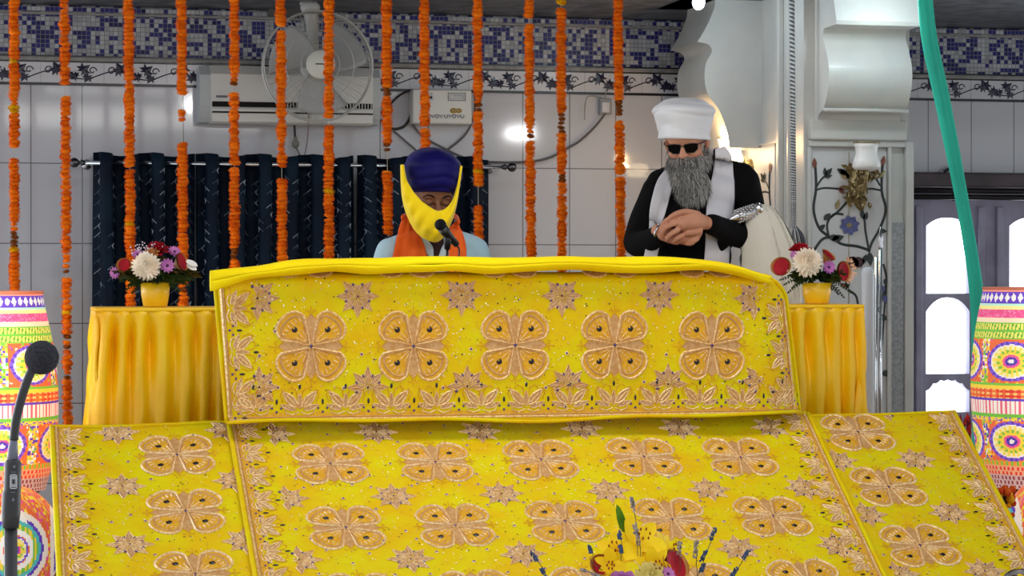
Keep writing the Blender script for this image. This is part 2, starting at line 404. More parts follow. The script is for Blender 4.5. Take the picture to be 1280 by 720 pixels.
# ---- inlay drawing (front panel pixels) at PY0-.009 ; mirrored onto left face
INL = MB()
def ip(px, py, dh=0): q = P(px, py, PY0 - .009 - dh); return q
def stroke(pts, r=.007, mi=0, f=ip):
    t_ = [f(*q) for q in [interp(pts, i / 24) for i in range(25)]]; INL.tube(t_, r, 6, mi, flat=.45)
def petalpoly(c, ang, L, W, mi, f=ip):
    pts = []; n = 10
    for i in range(n + 1):
        s = i / n; wv = W * math.sin(PI * s ** .8)
        pts.append((s * L, wv))
    for i in range(n - 1, 0, -1):
        s = i / n; pts.append((s * L, -W * math.sin(PI * s ** .8)))
    ca, sa = math.cos(ang), math.sin(ang)
    vs = [f(c[0] + x * ca - y * sa, c[1] - (x * sa + y * ca), .004) for x, y in pts]
    INL.add(vs, [list(range(len(vs)))], mi, False)
def inlay(f):
    S = lambda pts, r=.007: stroke(pts, r, 0, f)
    S([(1019, 208), (1020, 235), (1017, 262), (1024, 285), (1037, 296)])
    S([(1019, 238), (1030, 235), (1048, 236)], .005); S([(1019, 236), (1026, 225), (1032, 219)], .005)
    S([(1103, 205), (1102, 238), (1107, 262), (1100, 285), (1090, 303), (1086, 315)])
    S([(1101, 238), (1090, 236), (1082, 237)], .005); S([(1100, 232), (1096, 225), (1092, 220)], .005)
    S([(1018, 312), (1028, 299), (1040, 297), (1052, 305), (1072, 308), (1087, 313)])
    S([(1036, 296), (1034, 280), (1042, 268), (1054, 268)], .006); S([(1038, 272), (1050, 262), (1062, 248)], .006)
    S([(1086, 312), (1082, 290), (1080, 270), (1075, 258)], .006)
    S([(1060, 362), (1070, 370), (1073, 385)], .006); S([(1104, 330), (1108, 350), (1102, 375), (1098, 390)], .006)
    S([(1108, 350), (1104, 410), (1100, 470)], .005); S([(1030, 400), (1035, 440), (1060, 470), (1075, 500)])
    for (c_, a, L, W, mi) in (((1018, 210), 1.57, 13, 3, 2), ((1103, 207), 1.4, 13, 3, 2), ((1032, 220), .9, 13, 3, 0), ((1032, 220), 1.7, 11, 2.5, 0), ((1031, 222), .3, 10, 2, 0), ((1060, 224), 2.2, 16, 5, 4), ((1060, 224), 1.5, 20, 4.5, 4), ((1060, 224), .9, 17, 4.5, 4), ((1058, 218), 2.6, 14, 3.5, 0), ((1048, 236), .2, 14, 3, 2), ((1048, 236), -.6, 10, 2.5, 2),
            ((1045, 262), 1.3, 14, 3, 3), ((1030, 275), .8, 12, 3.5, 0), ((1024, 287), .7, 10, 3, 0), ((1040, 300), .3, 16, 4.5, 0), ((1036, 297), .0, 14, 4, 0), ((1075, 262), 1.9, 12, 3, 0), ((1080, 276), 1.2, 12, 3, 0), ((1080, 274), 1.9, 12, 3, 0), ((1097, 288), -.1, 12, 3.2, 0), ((1087, 315), -1.5, 18, 4, 0), ((1083, 318), -1.9, 14, 3, 0),
            ((1068, 330), .4, 14, 7, 5), ((1066, 330), 1.4, 9, 7, 5), ((1070, 330), 2.6, 14, 7, 5), ((1066, 326), -1.2, 12, 6, 5), ((1105, 355), 1.0, 10, 3, 0), ((1105, 365), 2.2, 12, 4, 1), ((1104, 370), -.8, 12, 4, 1), ((1108, 400), 2.5, 12, 4, 0), ((1103, 468), .3, 10, 4, 0), ((1060, 360), 2.6, 12, 3, 2), ((1060, 360), 1.8, 10, 3, 0)):
        petalpoly(c_, a, L, W, mi, f)
    for k in range(8): petalpoly((1062 + 2 * math.cos(k * PI / 4 + .2), 281.5 - 2 * math.sin(k * PI / 4 + .2)), k * PI / 4 + .2, 11, 4.6, 1, lambda a_, b_, dh=0, k=k: f(a_, b_, dh + .0004 * k))
    petalpoly((1058, 281.5), 0, 8, 3, 3, lambda a_, b_, dh=0: f(a_, b_, dh + .004))
inlay(ip)
def fl(px, py, dh=0):
    q = ip(px, py, 0); s = (q.x - xf(1014)) / (xf(1107) - xf(1014)); return Vector((PX0 - .009 - dh, lerp(11.66, 12.3, s), q.z))
inlay(fl)
# thin straight line down the middle of the panel
INL.tube([ip(1061, 190), ip(1061, 400)], .002, 4, 3)
INL.build('trim_inlay', [M_in_k, M_in_b, M_in_r, M_in_g, M_in_g, M_in_m], kind='structure')

# ---- braided cord on the pillar corner
rope = MB(); base = [P(989, -60, PY0 - .03), P(991, 150, PY0 - .03), P(992, 285, PY0 - .03)]
n = 640
for ph, mi in ((0, 0), (PI, 1)):
    pts = []
    for i in range(n + 1):
        q = Vector(interp([tuple(b_) for b_ in base], i / n)); a = i * .9 + ph
        pts.append(q + Vector((math.cos(a) * .0075, math.sin(a) * .0075, 0)))
    rope.tube(pts, .0075, 5, mi)
M_rw = mat('cord_white', (190, 190, 186), .7); M_rk = mat('cord_dark', (88, 90, 98), .7)
cord = thing('braided_cord', 'black and white twisted cord hanging down the pillar corner', 'cord', P(992, 285, PY0 - .03))
rope.build('rope', [M_rw, M_rk], cord)
ts = MB()
for k in range(70):
    a = R.uniform(0, 2 * PI); rr = R.uniform(.2, 1); q = P(992, 280, PY0 - .03)
    e = P(1001 + R.uniform(-2, 2), R.uniform(318, 334), PY0 - .035) + Vector((math.cos(a) * .03 * rr, math.sin(a) * .02 * rr, 0))
    m_ = (q + e) / 2 + Vector((math.cos(a) * .022, math.sin(a) * .02, .02))
    ts.tube(spline([q, m_, e], 8), .0028, 4, k % 3 == 0)
ts.build('tassel', [M_rk, M_rw], cord)

# ---- sconces
M_shade = mat('milk_glass', (232, 230, 226), .3, coat=.3); M_gold = mat('antique_gold', (176, 158, 112), .4, .7, var=.3, scale=60)
def sconce(loc, nrm, lit, label):
    """loc: centre of the shade base; nrm: unit vector out of the wall"""
    s = thing('wall_sconce', label, 'wall lamp', loc, 'wall sconces on the pillar')
    q = Vector(loc)
    prof = [(.030, 0), (.062, .004), (.074, .02), (.066, .05), (.054, .085), (.058, .115), (.066, .135), (.060, .136), (.05, .112), (.046, .085), (.058, .05), (.062, .02)]
    MB().lathe(prof, q, 28).build('lamp_shade', mat('lit_milk_glass', (255, 226, 180), .4, emit=7) if lit else M_shade, s)
    MB().lathe([(.060, .134), (.068, .137), (.068, .143), (.058, .143)], q, 28).build('rim', M_gold, list(s.children)[0])
    g = MB(); wallp = q - nrm * .12 + Vector((0, 0, -.07))
    for k in range(46):
        a = R.uniform(0, 2 * PI); b_ = R.uniform(-.5, 1); c_ = wallp + nrm * R.uniform(.01, .07) + Vector((0, 0, R.uniform(-.11, .1)))
        side = nrm.cross(Vector((0, 0, 1)))
        c_ += side * R.gauss(0, .038)
        d = (side * math.cos(a) + Vector((0, 0, 1)) * math.sin(a)) * R.uniform(.02, .045)
        e = d.cross(nrm).normalized() * .012
        g.add([c_ - d, c_ + e + nrm * .012, c_ + d + nrm * .006, c_ - e + nrm * .012], [[0, 1, 2], [0, 2, 3]], 0, False)
        if k % 3 == 0: g.ball(c_ + nrm * .02, .011, 0, 8)
    g.tube(spline([wallp, wallp + nrm * .06 + Vector((0, 0, -.05)), q + Vector((0, 0, -.03)), q], 12), .009, 8)
    g.ball(wallp, (.05, .05, .1)); g.tube(spline([wallp + Vector((0, 0, -.08)), wallp + nrm * .03 + Vector((0, 0, -.13)), wallp + nrm * .05 + Vector((0, 0, -.10))], 10), .006, 6)
    g.build('flower_bracket', M_gold, s)
    return s
sconce(P(1083, 213, 11.05), Vector((0, -1, 0)), False, 'unlit wall sconce with white glass shade on the floral inlay panel')
sconce(Vector((3.96, 12.0, P(905, 205, 12.0).z)), Vector((-1, 0, 0)), True, 'glowing warm wall sconce on pillar behind the white-turbaned man')
l = bpy.data.lights.new('sconce_light', 'POINT'); l.energy = 11; l.color = (1, .62, .28); l.shadow_soft_size = .05
lo = bpy.data.objects.new('sconce_light', l); C.objects.link(lo); lo.location = (3.90, 11.9, P(905, 190, 12.0).z + .05)
l = bpy.data.lights.new('arch_lamp', 'POINT'); l.energy = 7; l.color = (.8, .92, 1); l.shadow_soft_size = .06
lo = bpy.data.objects.new('arch_lamp', l); C.objects.link(lo); lo.location = (4.35, 10.55, 2.82)
# bare lamp with cool light by the left corbel
q = P(873, 3, 11.35)
lb = thing('ceiling_lamp', 'glaring cool white bulb hanging beside the pillar arch', 'lamp', (q.x, q.y, CEIL))
M_bulb = mat('cool_bulb', (205, 235, 255), .3, emit=26)
MB().tube([(q.x, q.y, CEIL), (q.x, q.y, q.z + .05)], .004, 6).build('cable', M_black, lb)
MB().ball(q, (.032, .032, .04), seg=16).build('bulb', M_bulb, lb)
MB().lathe([(.014, .035), (.018, .04), (.018, .07), (.006, .075)], q, 16).build('socket', M_shade, lb)
l = bpy.data.lights.new('cool_bulb', 'POINT'); l.energy = 4; l.color = (.75, .9, 1); l.shadow_soft_size = .05
lo = bpy.data.objects.new('cool_bulb', l); C.objects.link(lo); lo.location = (q.x + .02, q.y - .12, q.z)
# ================================================================== WALL THINGS
M_acw = mat('aged_white_plastic', (216, 216, 212), .42); M_acd = mat('vent_dark', (26, 25, 24), .6); M_grey = mat('grey_print', (112, 112, 124), .5)
# air conditioner
YA = 12.68
def A(px, py, Y=YA): return P(px, py, Y)
ac = thing('air_conditioner', 'long off-white split air conditioner on tiled wall behind the fan', 'air conditioner', A(362, 155))
x0, x1 = A(250, 120).x, A(476, 120).x; z0, z1 = A(360, 155).z, A(360, 83).z
prof = [(YA + .02, z0), (YA - .0, z0 + .03), (YA - .015, z0 + .10), (YA - .015, z1 - .05), (YA + .03, z1), (WY, z1), (WY, z0)]
def extr(mb, prof, xa_, xb_, mi=0):
    vs = [(xa_, y, z) for y, z in prof] + [(xb_, y, z) for y, z in prof]; n = len(prof)
    mb.add(vs, [[i, (i + 1) % n, n + (i + 1) % n, n + i] for i in range(n)] + [list(range(n))[::-1], list(range(n, 2 * n))], mi, False)
b = MB(); extr(b, prof, x0 + .06, x1 - .045); acc = b.build('casing', M_acw, ac)
e = MB(); e2 = MB(); pr2 = [(y + (.02 if y < WY else 0), z + (.006 if z < z0 + .05 else -.004)) for y, z in prof]; extr(e, pr2, x0, x0 + .06); extr(e2, pr2, x1 - .045, x1)
M_cap = mat('end_cap_grey', (186, 192, 194), .4); e.build('end_cap', M_cap, ac); e2.build('end_cap', M_cap, ac)
s0, s1 = A(265, 130).x, A(465, 130).x
MB().box((s0, YA - .018, A(360, 135).z), (s1, YA + .02, A(360, 128.5).z)).build('air_vent', M_acd, ac); acv = list(ac.children)[-1]
lv = MB()
lv.box((s0, YA - .035, A(360, 141).z), (s1, YA - .0, A(360, 137).z), 0, bev=.004); lv.box((s0, YA - .037, A(360, 142.4).z), (s1, YA - .0, A(360, 141.2).z), 1); lv.box((s0 , YA - .036, A(360, 154).z), (s1, YA - .0, A(360, 142.6).z), 0, bev=.006)
lv.build('louvre', [M_acw, M_acd], ac)
fins = MB()
for k in range(30): xx = lerp(A(355, 1).x, s1 - .01, k / 29); fins.box((xx, YA - .022, A(360, 135).z), (xx + .004, YA, A(360, 129).z))
fins.build('vane', M_acw, [c_ for c_ in ac.children if c_.name.startswith('air_vent')][0])
MB().box((A(270, 1).x, YA - .018, A(270, 122.3).z), (A(284, 1).x, YA - .014, A(270, 119.5).z)).build('badge', M_grey, acc)
# fan
YFN = 12.35
fc = P(397, 83, YFN); FR = 68 * 12.6 / F
fan = thing('wall_fan', 'large round white wall fan with wire cage in front of air conditioner', 'fan', P(385, -6, YFN))
MF = mat('fan_white', (196, 196, 192), .35); MFW = mat('cage_wire', (186, 186, 182), .35, .3)
cg = MB()
for (rr, yy, th) in ((FR, 0, .006), (FR * .99, -.05, .0035), (FR * .62, -.095, .002), (FR * .35, -.11, .002), (FR * .99, .05, .0035)):
    cg.tube([fc + Vector((math.cos(a) * rr, yy, math.sin(a) * rr)) for a in [2 * PI * i / 64 for i in range(64)]], th, 5, closed=True)
for k in range(84):
    a = 2 * PI * k / 84; d = Vector((math.cos(a), 0, math.sin(a)))
    cg.tube([fc + d * .07 + Vector((0, -.115, 0)), fc + d * FR * .45 + Vector((0, -.105, 0)), fc + d * FR * .85 + Vector((0, -.07, 0)), fc + d * FR * .985 + Vector((0, -.045, 0)), fc + d * FR], .0011, 3, caps=False)
    if k % 2: cg.tube([fc + d * .07 + Vector((0, .09, 0)), fc + d * FR * .8 + Vector((0, .08, 0)), fc + d * FR], .0011, 3, caps=False)
cgo = cg.build('wire_cage', MFW, fan)
hb = MB(); hb.lathe([(.078, 0), (.078, .012), (.07, .02), (.03, .026), (.002, .027)], fc + Vector((0, -.112, 0)), 32, M=Matrix.Rotation(PI / 2, 3, 'X')); hb.box(fc + Vector((-.03, -.141, -.003)), fc + Vector((.03, -.137, .003)), 1)
hb.build('hub_cap', [mat('hub_cream', (214, 214, 204), .35), M_acd], cgo)
for k in range(3):
    a0 = 2 * PI * k / 3 + .4
    def bl(u, v, a0=a0):
        r_ = .05 + u * (FR - .085); a = a0 + (v - .5) * (1.5 - .35 * u) + .25 * u
        return fc + Vector((math.cos(a) * r_, -.02 + (v - .5) * .07, math.sin(a) * r_))
    MB().sheet(bl, 10, 10, .003).build('blade', mat('blade_grey', (168, 170, 170), .35) if k == 0 else bpy.data.materials['blade_grey'], fan)
MB().lathe([(.05, 0), (.075, .02), (.08, .09), (.06, .13), (.02, .15)], fc + Vector((0, .18, 0)), 24, M=Matrix.Rotation(PI / 2, 3, 'X')).build('motor', MF, fan)
nk = MB(); nk.tube(spline([fc + Vector((0, .1, 0)), P(391, 40, YFN + .12), P(388, 14, YFN + .1), P(384, -4, YFN + .16)], 14), [.03] * 3 + [.028, .03, .034, .036, .038, .038, .04, .042, .045, .05, .05, .05], 14)
nk.ball(P(388, 10, YFN + .08), (.055, .05, .04)); nk.tube([P(382, -8, YFN + .14), P(372, -8, WY)], .04, 12)
nk.build('neck', MF, fan)
bk = MB(); bk.box(P(336, 20, WY - .1), P(412, -22, WY), bev=.01); bk.build('mounting_plate', mat('fan_plate', (90, 88, 84), .5), fan)
MB().tube(spline([P(388, 112, 12.4), P(386, 140, 12.6), P(384, 178, 12.7), P(372, 235, 12.75)], 16), .004, 6).build('pull_cord', mat('beige_cord', (150, 140, 140), .5), fan)
# stabiliser box
YS = 12.76
st = thing('voltage_stabiliser', 'square off-white stabiliser box with gold emblem and printed marks', 'electrical box', P(553, 156, YS))
bx0, bx1 = P(516, 130, YS).x, P(590, 130, YS).x; bz0, bz1 = P(553, 155, YS).z, P(553, 112, YS).z
stc = MB().box((bx0, YS, bz0), (bx1, WY, bz1), bev=.012).build('casing', mat('box_white', (218, 217, 212), .4), st)
sc_ = MB(); a = P(560, 126, YS); b2 = P(582, 116.5, YS)
def frame(mb, x0, z0, x1, z1, y, w_, mi=0):
    for q0, q1 in (((x0, z0), (x1, z0 + w_)), ((x0, z1 - w_), (x1, z1)), ((x0, z0), (x0 + w_, z1)), ((x1 - w_, z0), (x1, z1))): mb.box((q0[0], y - .003, q0[1]), (q1[0], y, q1[1]), mi)
frame(sc_, a.x, a.z, b2.x, b2.z, YS, .004); frame(sc_, a.x + .012, a.z + .010, b2.x - .012, b2.z - .010, YS, .002)
sc_.build('display_window', M_grey, stc)
em = MB(); q = P(570, 138.5, YS)
em.ball(q + Vector((-.014, 0, 0)), (.022, .004, .016), 0); em.ball(q + Vector((.016, 0, 0)), (.02, .004, .014), 0)
for sx in (-.016, .014): em.tube([q + Vector((sx + math.cos(t_) * .011, -.005, math.sin(t_) * .008)) for t_ in [2 * PI * i / 16 for i in range(16)]], .0018, 4, 1, closed=True)
em.build('emblem', [mat('emblem_gold', (196, 166, 60), .4), M_grey], stc)
mk = MB(); frame(mk, P(567, 119.6, YS).x, P(567, 121.6, YS).z, P(577, 119.6, YS).x, P(577, 119.8, YS).z, YS, .0015)
for k in range(9):
    px = 536 + k * 5.1 + (1.2 if k > 3 else 0); c_ = P(px, 145.5, YS); s_ = .0085; y = YS - .002
    if k % 2: pts = [(-1, 1), (0, -1), (1, 1)]
    elif k % 4 == 0: pts = [(-1, 1), (-1, -.4), (-.5, -1), (.5, -1), (1, -.4), (1, 1)]
    else: pts = [(-1, .8), (-1, -.4), (-.5, -1), (.5, -1), (1, -.4), (1, .8), (.5, 1), (-.5, 1), (-1, .8)]
    mk.tube([c_ + Vector((x * s_, y - YS, z * s_)) for x, z in pts], .0022, 4)
mk.build('printed_marks', M_grey, stc)
for (px, py, mt) in ((534, 122.5, M_bwhite), (540, 118, M_bwhite), (539, 122, M_black), (540.5, 124, M_bwhite), (527, 123, M_black)):
    MB().ball(P(px, py, YS - .004), (.008, .006, .008), seg=10).build('indicator', mt, st)
# cables, socket
M_cab = mat('grey_cable', (104, 102, 104), .5); M_cabd = mat('dark_cable', (62, 58, 56), .5)
def cable(pts, label, r_=.006, m=M_cab, Y=12.86, group=None):
    mb = MB(); mb.tube(spline([P(a_[0], a_[1], a_[2] if len(a_) > 2 else Y) for a_ in pts], 30), r_, 6)
    return mb.build('power_cable', m, label=label, cat='cable', group=group)
cable([(476, 141), (488, 130), (500, 119), (512, 113)], 'short dark cable curving from air conditioner up to stabiliser box', m=M_cabd)
cable([(476, 150), (490, 161), (505, 158), (513, 145), (514, 128), (515, 114)], 'looped dark cable hanging beside left edge of stabiliser box', .008, M_cabd)
cable([(490, 162), (504, 174), (520, 188), (530, 200)], 'thin cable running down right from the loop towards blue turban')
cable([(515, 155), (528, 170), (550, 183), (585, 199), (620, 203), (665, 202), (690, 196), (708, 186), (725, 176), (745, 157), (757, 141)], 'long grey cable sagging along the wall up to the wall socket', .007)
cable([(592, 112), (594, 128), (591, 150), (580, 170), (560, 187)], 'curved cable falling from right side of stabiliser box', .007)
cable([(752, 122), (735, 121), (731, 135), (731, 150)], 'faint pale cable loop left of the wall socket', .003, M_ledge)
cable([(757, 122), (758, 112), (768, 112)], 'short pale wire above the wall socket', .003, M_ledge)
so = thing('wall_socket', 'small white wall socket with cable above the altar', 'socket', P(757, 144, 12.87))
MB().box(P(750, 143, 12.86), Vector((P(765, 143, 12.86).x, WY, P(757, 123, 12.86).z)), bev=.006).build('plate', M_grey and mat('socket_grey', (150, 150, 152), .4), so)
MB().box(P(752.5, 141, 12.84), Vector((P(762.5, 143, 12.84).x, 12.87, P(757, 127, 12.84).z)), bev=.01).build('plug', M_bwhite, so)
pc = thing('plug_lead', 'thin lead with pale plug dangling below the air conditioner', 'cable', P(369, 180, 12.8))
MB().tube(spline([P(368, 154, 12.8), P(368.5, 164, 12.8), P(369, 172, 12.8)], 8), .006, 6).build('lead', M_cabd, pc)
pg = MB(); pg.lathe([(.006, -.035), (.02, -.02), (.022, 0), (.012, .015), (.01, .03)], P(369.5, 178, 12.8), 10); pg.build('plug', mat('plug_grey', (140, 140, 132), .5), pc)
MB().tube(spline([P(370, 184, 12.8), P(374, 192, 12.8), P(378, 200, 12.8), P(380, 212, 12.82)], 8), .004, 6).build('tail', M_cab, pc)
cable([(1180, 215), (1187, 211), (1193, 211.5), (1189, 208)], 'small dark wire scrap lying on the dark window beam', .009, M_cabd, Y=12.85)

# curtains
M_cur = mat('navy_curtain', (8, 20, 38), .65, rgb2=(14, 34, 52), scale=5); M_curp = mat('curtain_silver', (150, 160, 174), .45); M_curp2 = mat('curtain_silver_dim', (78, 92, 112), .5)
YC = 12.66; zrod = P(640, 209, YC).z
rp = thing('curtain_rod', 'long steel curtain rod with round finials above navy curtains', 'curtain rod', P(640, 209, YC))
MB().tube([P(96, 209, YC).xy.to_3d() + Vector((0, 0, zrod)), P(637, 209, YC).xy.to_3d() + Vector((0, 0, zrod))], .0115, 12).build('rod', M_chrome, rp)
for px in (93, 640):
    q = P(px, 209, YC); q.z = zrod; fm = MB(); fm.ball(q, .027, seg=16); d = .035 if px < 300 else -.035
    fm.tube([q + Vector((d, 0, 0)), q + Vector((d * 1.6, 0, 0))], [.018, .012], 12)
    fm.build('finial', mat('finial_steel', (96, 96, 102), .25, 1) if px == 93 else bpy.data.materials['finial_steel'], rp)
for px in (111, 622, 240):
    q = P(px, 209, YC); q.z = zrod
    bkt = MB().tube([q, Vector((q.x, WY, q.z))], .009, 8); bkt.lathe([(.028, -.006), (.028, .006)], Vector((q.x, WY - .01, q.z)), 16, M=Matrix.Rotation(PI / 2, 3, 'X')); bkt.build('bracket', M_steel, rp)
def curtain(p0, p1, nw, label, seed):
    rr = random.Random(seed); X0, X1 = P(p0, 209, YC).x, P(p1, 209, YC).x; zt = zrod + .05; zb = .36
    phs = rr.uniform(0, 1)
    def S(u, v, h=0):
        z = lerp(zt, zb, v); amp = .055 * (1 - .2 * v); a = 2 * PI * (nw * u) + .25 * math.sin(3 * v + seed)
        x = lerp(X0, X1, u) + .012 * math.sin(2 * a)
        y = YC + amp * math.cos(a) + .008 * math.sin(9 * u + 5 * v)
        return Vector((x, y - h, z + (.010 * math.sin(a * .5 + 1) if v < .01 else 0)))
    m = MB(); m.sheet(lambda u, v: S(u, v), int(nw * 14), 24, -.004)
    nl = int(nw * 2)
    for k in range(nl):
        u0 = (k + .5) / nl
        if rr.random() < .12: continue
        v = .03 + rr.random() * .05
        while v < .97:
            L = .022; s = 1 if int(v * 60) % 2 else -1
            pts = [S(min(.995, max(.005, u0 + s * .030 * math.sin(a * PI) * (4 / nw))), v + L * a, .004) for a in [i / 5 for i in range(6)]]
            m.tube(pts, [.0012, .0034, .0044, .0034, .002, .001], 4, rr.choice((1, 2, 2)))
            if rr.random() < .85: m.tube([S(min(.995, u0 + .006), v, .005), S(min(.995, u0 + s * .035 * 4 / nw), v + .008, .005), S(min(.995, u0 + s * .055 * 4 / nw), v + .018, .004)], .0026, 4, rr.choice((1, 2, 2)))
            v += rr.uniform(.024, .042)
    c_ = m.build('curtain', [M_cur, M_curp, M_curp2], label=label, cat='curtain', group='navy curtains on the steel rod')
    return c_
curtain(117, 245, 4.0, 'navy patterned curtain at left end, behind the left flower pot', 3)
curtain(247, 445, 6.0, 'navy patterned curtain in the middle, below the air conditioner', 5)
curtain(447, 612, 5.0, 'navy patterned curtain at right end, behind the blue-turbaned singer', 8)

# teal cloth
M_teal = mat('teal_cloth', (62, 220, 190), .65, var=.12, scale=6, stretch=(1, 1, .3))
def teal(u, v):
    px, py = interp([(1152, -60), (1160, 40), (1176, 120), (1194, 210), (1211, 300), (1222, 380), (1226, 480), (1228, 560)], v)
    c_ = P(px, py, 10.4); a = 2 * PI * u; w_ = .030 + .008 * v + .005 * math.sin(8 * v)
    return c_ + Vector((math.cos(a) * w_ * (1 + .10 * math.sin(3 * a + 6 * v)), math.sin(a) * w_ * .6 * (1 + .2 * math.cos(4 * a + 5 * v)), 0))
tm = MB(); tm.sheet(teal, 40, 60, .003)
tm.build('hanging_cloth', M_teal, label='twisted teal green cloth hanging diagonally in front of bright window', cat='cloth')

# steel spear rods + white post right of the pillar panel
sp_ = thing('steel_spear', 'tall polished steel spear rods standing before the inlay panel', 'spear', (P(1098, 400, 10.6).x, 10.6, .33))
for px, top in ((1095.5, 322), (1100.5, 312)):
    q = P(px, top, 10.6); MB().tube([(q.x, q.y, .33), (q.x, q.y, q.z)], .0075, 12).build('shaft', M_chrome, sp_)
q = P(1100.5, 312, 10.6); MB().lathe([(.0075, 0), (.014, .01), (.009, .03), (.013, .05), (.001, .11)], q, 12, sy=.5).build('blade', M_steel, sp_)
MB().lathe([(.06, .0), (.06, .015), (.02, .03)], (q.x - .01, 10.6, .33), 20).build('foot', M_steel, sp_)
q = P(1085, 334, 10.5)
wp = MB().lathe([(.03, .33 - q.z), (.031, -.03), (.026, -.008), (.012, 0)], q, 20)
wp.build('white_post', mat('white_plastic', (216, 222, 228), .4), label='slim white round-topped post beside the steel spear', cat='post')

# ================================================================== GARLANDS
M_or = [mat('marigold_orange', (255, 156, 30), .75, rgb2=(250, 138, 18), scale=60), mat('marigold_deep', (250, 138, 20), .75, rgb2=(232, 112, 14), scale=60), mat('marigold_yellow', (250, 205, 20), .75, rgb2=(226, 170, 5), scale=60), mat('marigold_wilted', (190, 96, 30), .8, rgb2=(120, 80, 30), scale=50)]
def marigold_mesh(seed, m):
    rr = random.Random(seed); mb = MB(); 
    mb.ball((0, 0, 0), (.0185, .0185, .012), seg=10)
    for ring, (n_, el, rad) in enumerate(((13, -.15, .0205), (13, .1, .0222), (11, .4, .020), (8, .8, .0155), (11, -.45, .019))):
        for k in range(n_):
            a = 2 * PI * (k + .5 * ring) / n_ + rr.uniform(-.1, .1); d = Vector((math.cos(a), math.sin(a), 0)); tdir = Vector((-math.sin(a), math.cos(a), 0))
            c0 = d * rad * .6 + Vector((0, 0, math.sin(el) * .013)); c1 = d * rad * rr.uniform(.98, 1.12) + Vector((0, 0, math.sin(el) * .018)); w_ = .0052
            mb.add([c0 - tdir * w_ * .7, c0 + tdir * w_ * .7, c1 + tdir * w_ + Vector((0, 0, .0015)), c1 + d * .0018 - Vector((0, 0, .001)), c1 - tdir * w_ + Vector((0, 0, .0015))], [[0, 1, 2, 3, 4]], 0, True)
    me_ob = mb.build('marigold', m, origin=(0, 0, 0)); me = me_ob.data; bpy.data.objects.remove(me_ob); return me
MG = [[marigold_mesh(10 * i + j, m) for j in range(2)] for i, m in enumerate(M_or)]
M_thread = mat('white_thread', (190, 186, 170), .8)
YG = 9.9
def garland(pt, pb, ybot, gaps, yel, thin, label):
    x_top = P(pt, 0, YG).x; x_bot = P(pb, 330, YG).x
    def at(py): z = P((pt + pb) / 2, py, YG).z; t_ = (py) / 330; return Vector((lerp(x_top, x_bot, t_), YG, z))
    top = at(0); k_ = (CEIL - top.z) / (at(0).z - at(330).z) * 330
    ceilp = at(-k_); ceilp.z = CEIL
    g = thing('hanging_garland', label, 'garland', (ceilp.x, YG, CEIL), 'marigold garlands hanging from the ceiling')
    MB().tube([ceilp, at(ybot + 2)], .0014, 5).build('thread', M_thread, g)
    y = -k_ + 3; n_ = 0; rr = random.Random(pt)
    pitch_ = 5.2 if ybot < 420 else 6.4
    while y < ybot and n_ < 98:
        if not any(a <= y <= b_ for a, b_ in gaps):
            th = any(a <= y <= b_ for a, b_ in thin)
            yl = any(abs(y - v) < 3.6 for v in yel)
            ki = 2 if yl else (3 if (th and rr.random() < .55) else (1 if rr.random() < .35 else 0))
            o = bpy.data.objects.new('marigold', MG[ki][rr.randrange(2)]); C.objects.link(o); o.parent = g
            s_ = (.72 if th else 1.0) * rr.uniform(.88, 1.1)
            o.location = at(y) - ORG[g] + Vector((rr.uniform(-.0025, .0025), rr.uniform(-.003, .003), 0)); o.scale = (s_, s_, s_ * rr.uniform(.85, 1.05))
            o.rotation_euler = (rr.uniform(-.25, .25) + (PI if rr.random() < .4 else 0), rr.uniform(-.25, .25), rr.uniform(0, 6.28)); n_ += 1
        y += pitch_ * rr.uniform(.82, 1.12)
    return g
G = [
 (18, 18, 364, [(186, 199)], [78, 137, 314], [(120, 133), (276, 312)], 'leftmost marigold garland, ending above the left patterned drum'),
 (81, 83, 548, [(107, 121), (341, 347)], [390], [(320, 345), (420, 445), (460, 472)], 'longest marigold garland, second from left, falling past bare tiles'),
 (161, 163, 405, [(209, 213)], [280], [(98, 104)], 'marigold garland with yellow bloom passing behind the left flower pot'),
 (227, 229, 405, [(118, 136), (152, 178)], [], [(138, 151), (358, 372)], 'marigold garland with bare thread gap left of the air conditioner'),
 (293, 293, 352, [(109, 118), (206, 213)], [], [(95, 108), (312, 326)], 'marigold garland over the left end of the air conditioner'),
 (351, 353, 350, [(30, 41), (209, 226)], [], [(145, 156), (176, 196)], 'marigold garland crossing the left rim of the wall fan'),
 (411, 411, 345, [(150, 157)], [240], [], 'marigold garland crossing the right half of the fan hub'),
 (483, 485, 292, [(189, 213)], [], [(108, 126), (178, 188)], 'short marigold garland with a gap, left of the blue turban'),
 (530, 533, 216, [(156, 163)], [], [], 'marigold garland hanging straight down onto the blue turban'),
 (597, 598, 306, [(233, 261)], [216], [(118, 138)], 'marigold garland with yellow bloom just right of the blue turban'),
 (661, 664, 345, [(23, 33), (171, 178)], [], [(156, 171)], 'marigold garland over bare tiles, second to the right of the blue turban'),
 (701, 703, 345, [(4, 10)], [0], [(142, 168), (218, 228)], 'marigold garland crossing the grey cable on bare tiles'),
 (772, 777, 345, [(144, 149), (219, 224)], [], [(126, 144)], 'rightmost marigold garland beside the wall socket and white-turbaned man'),
]
for g in G: garland(*g)
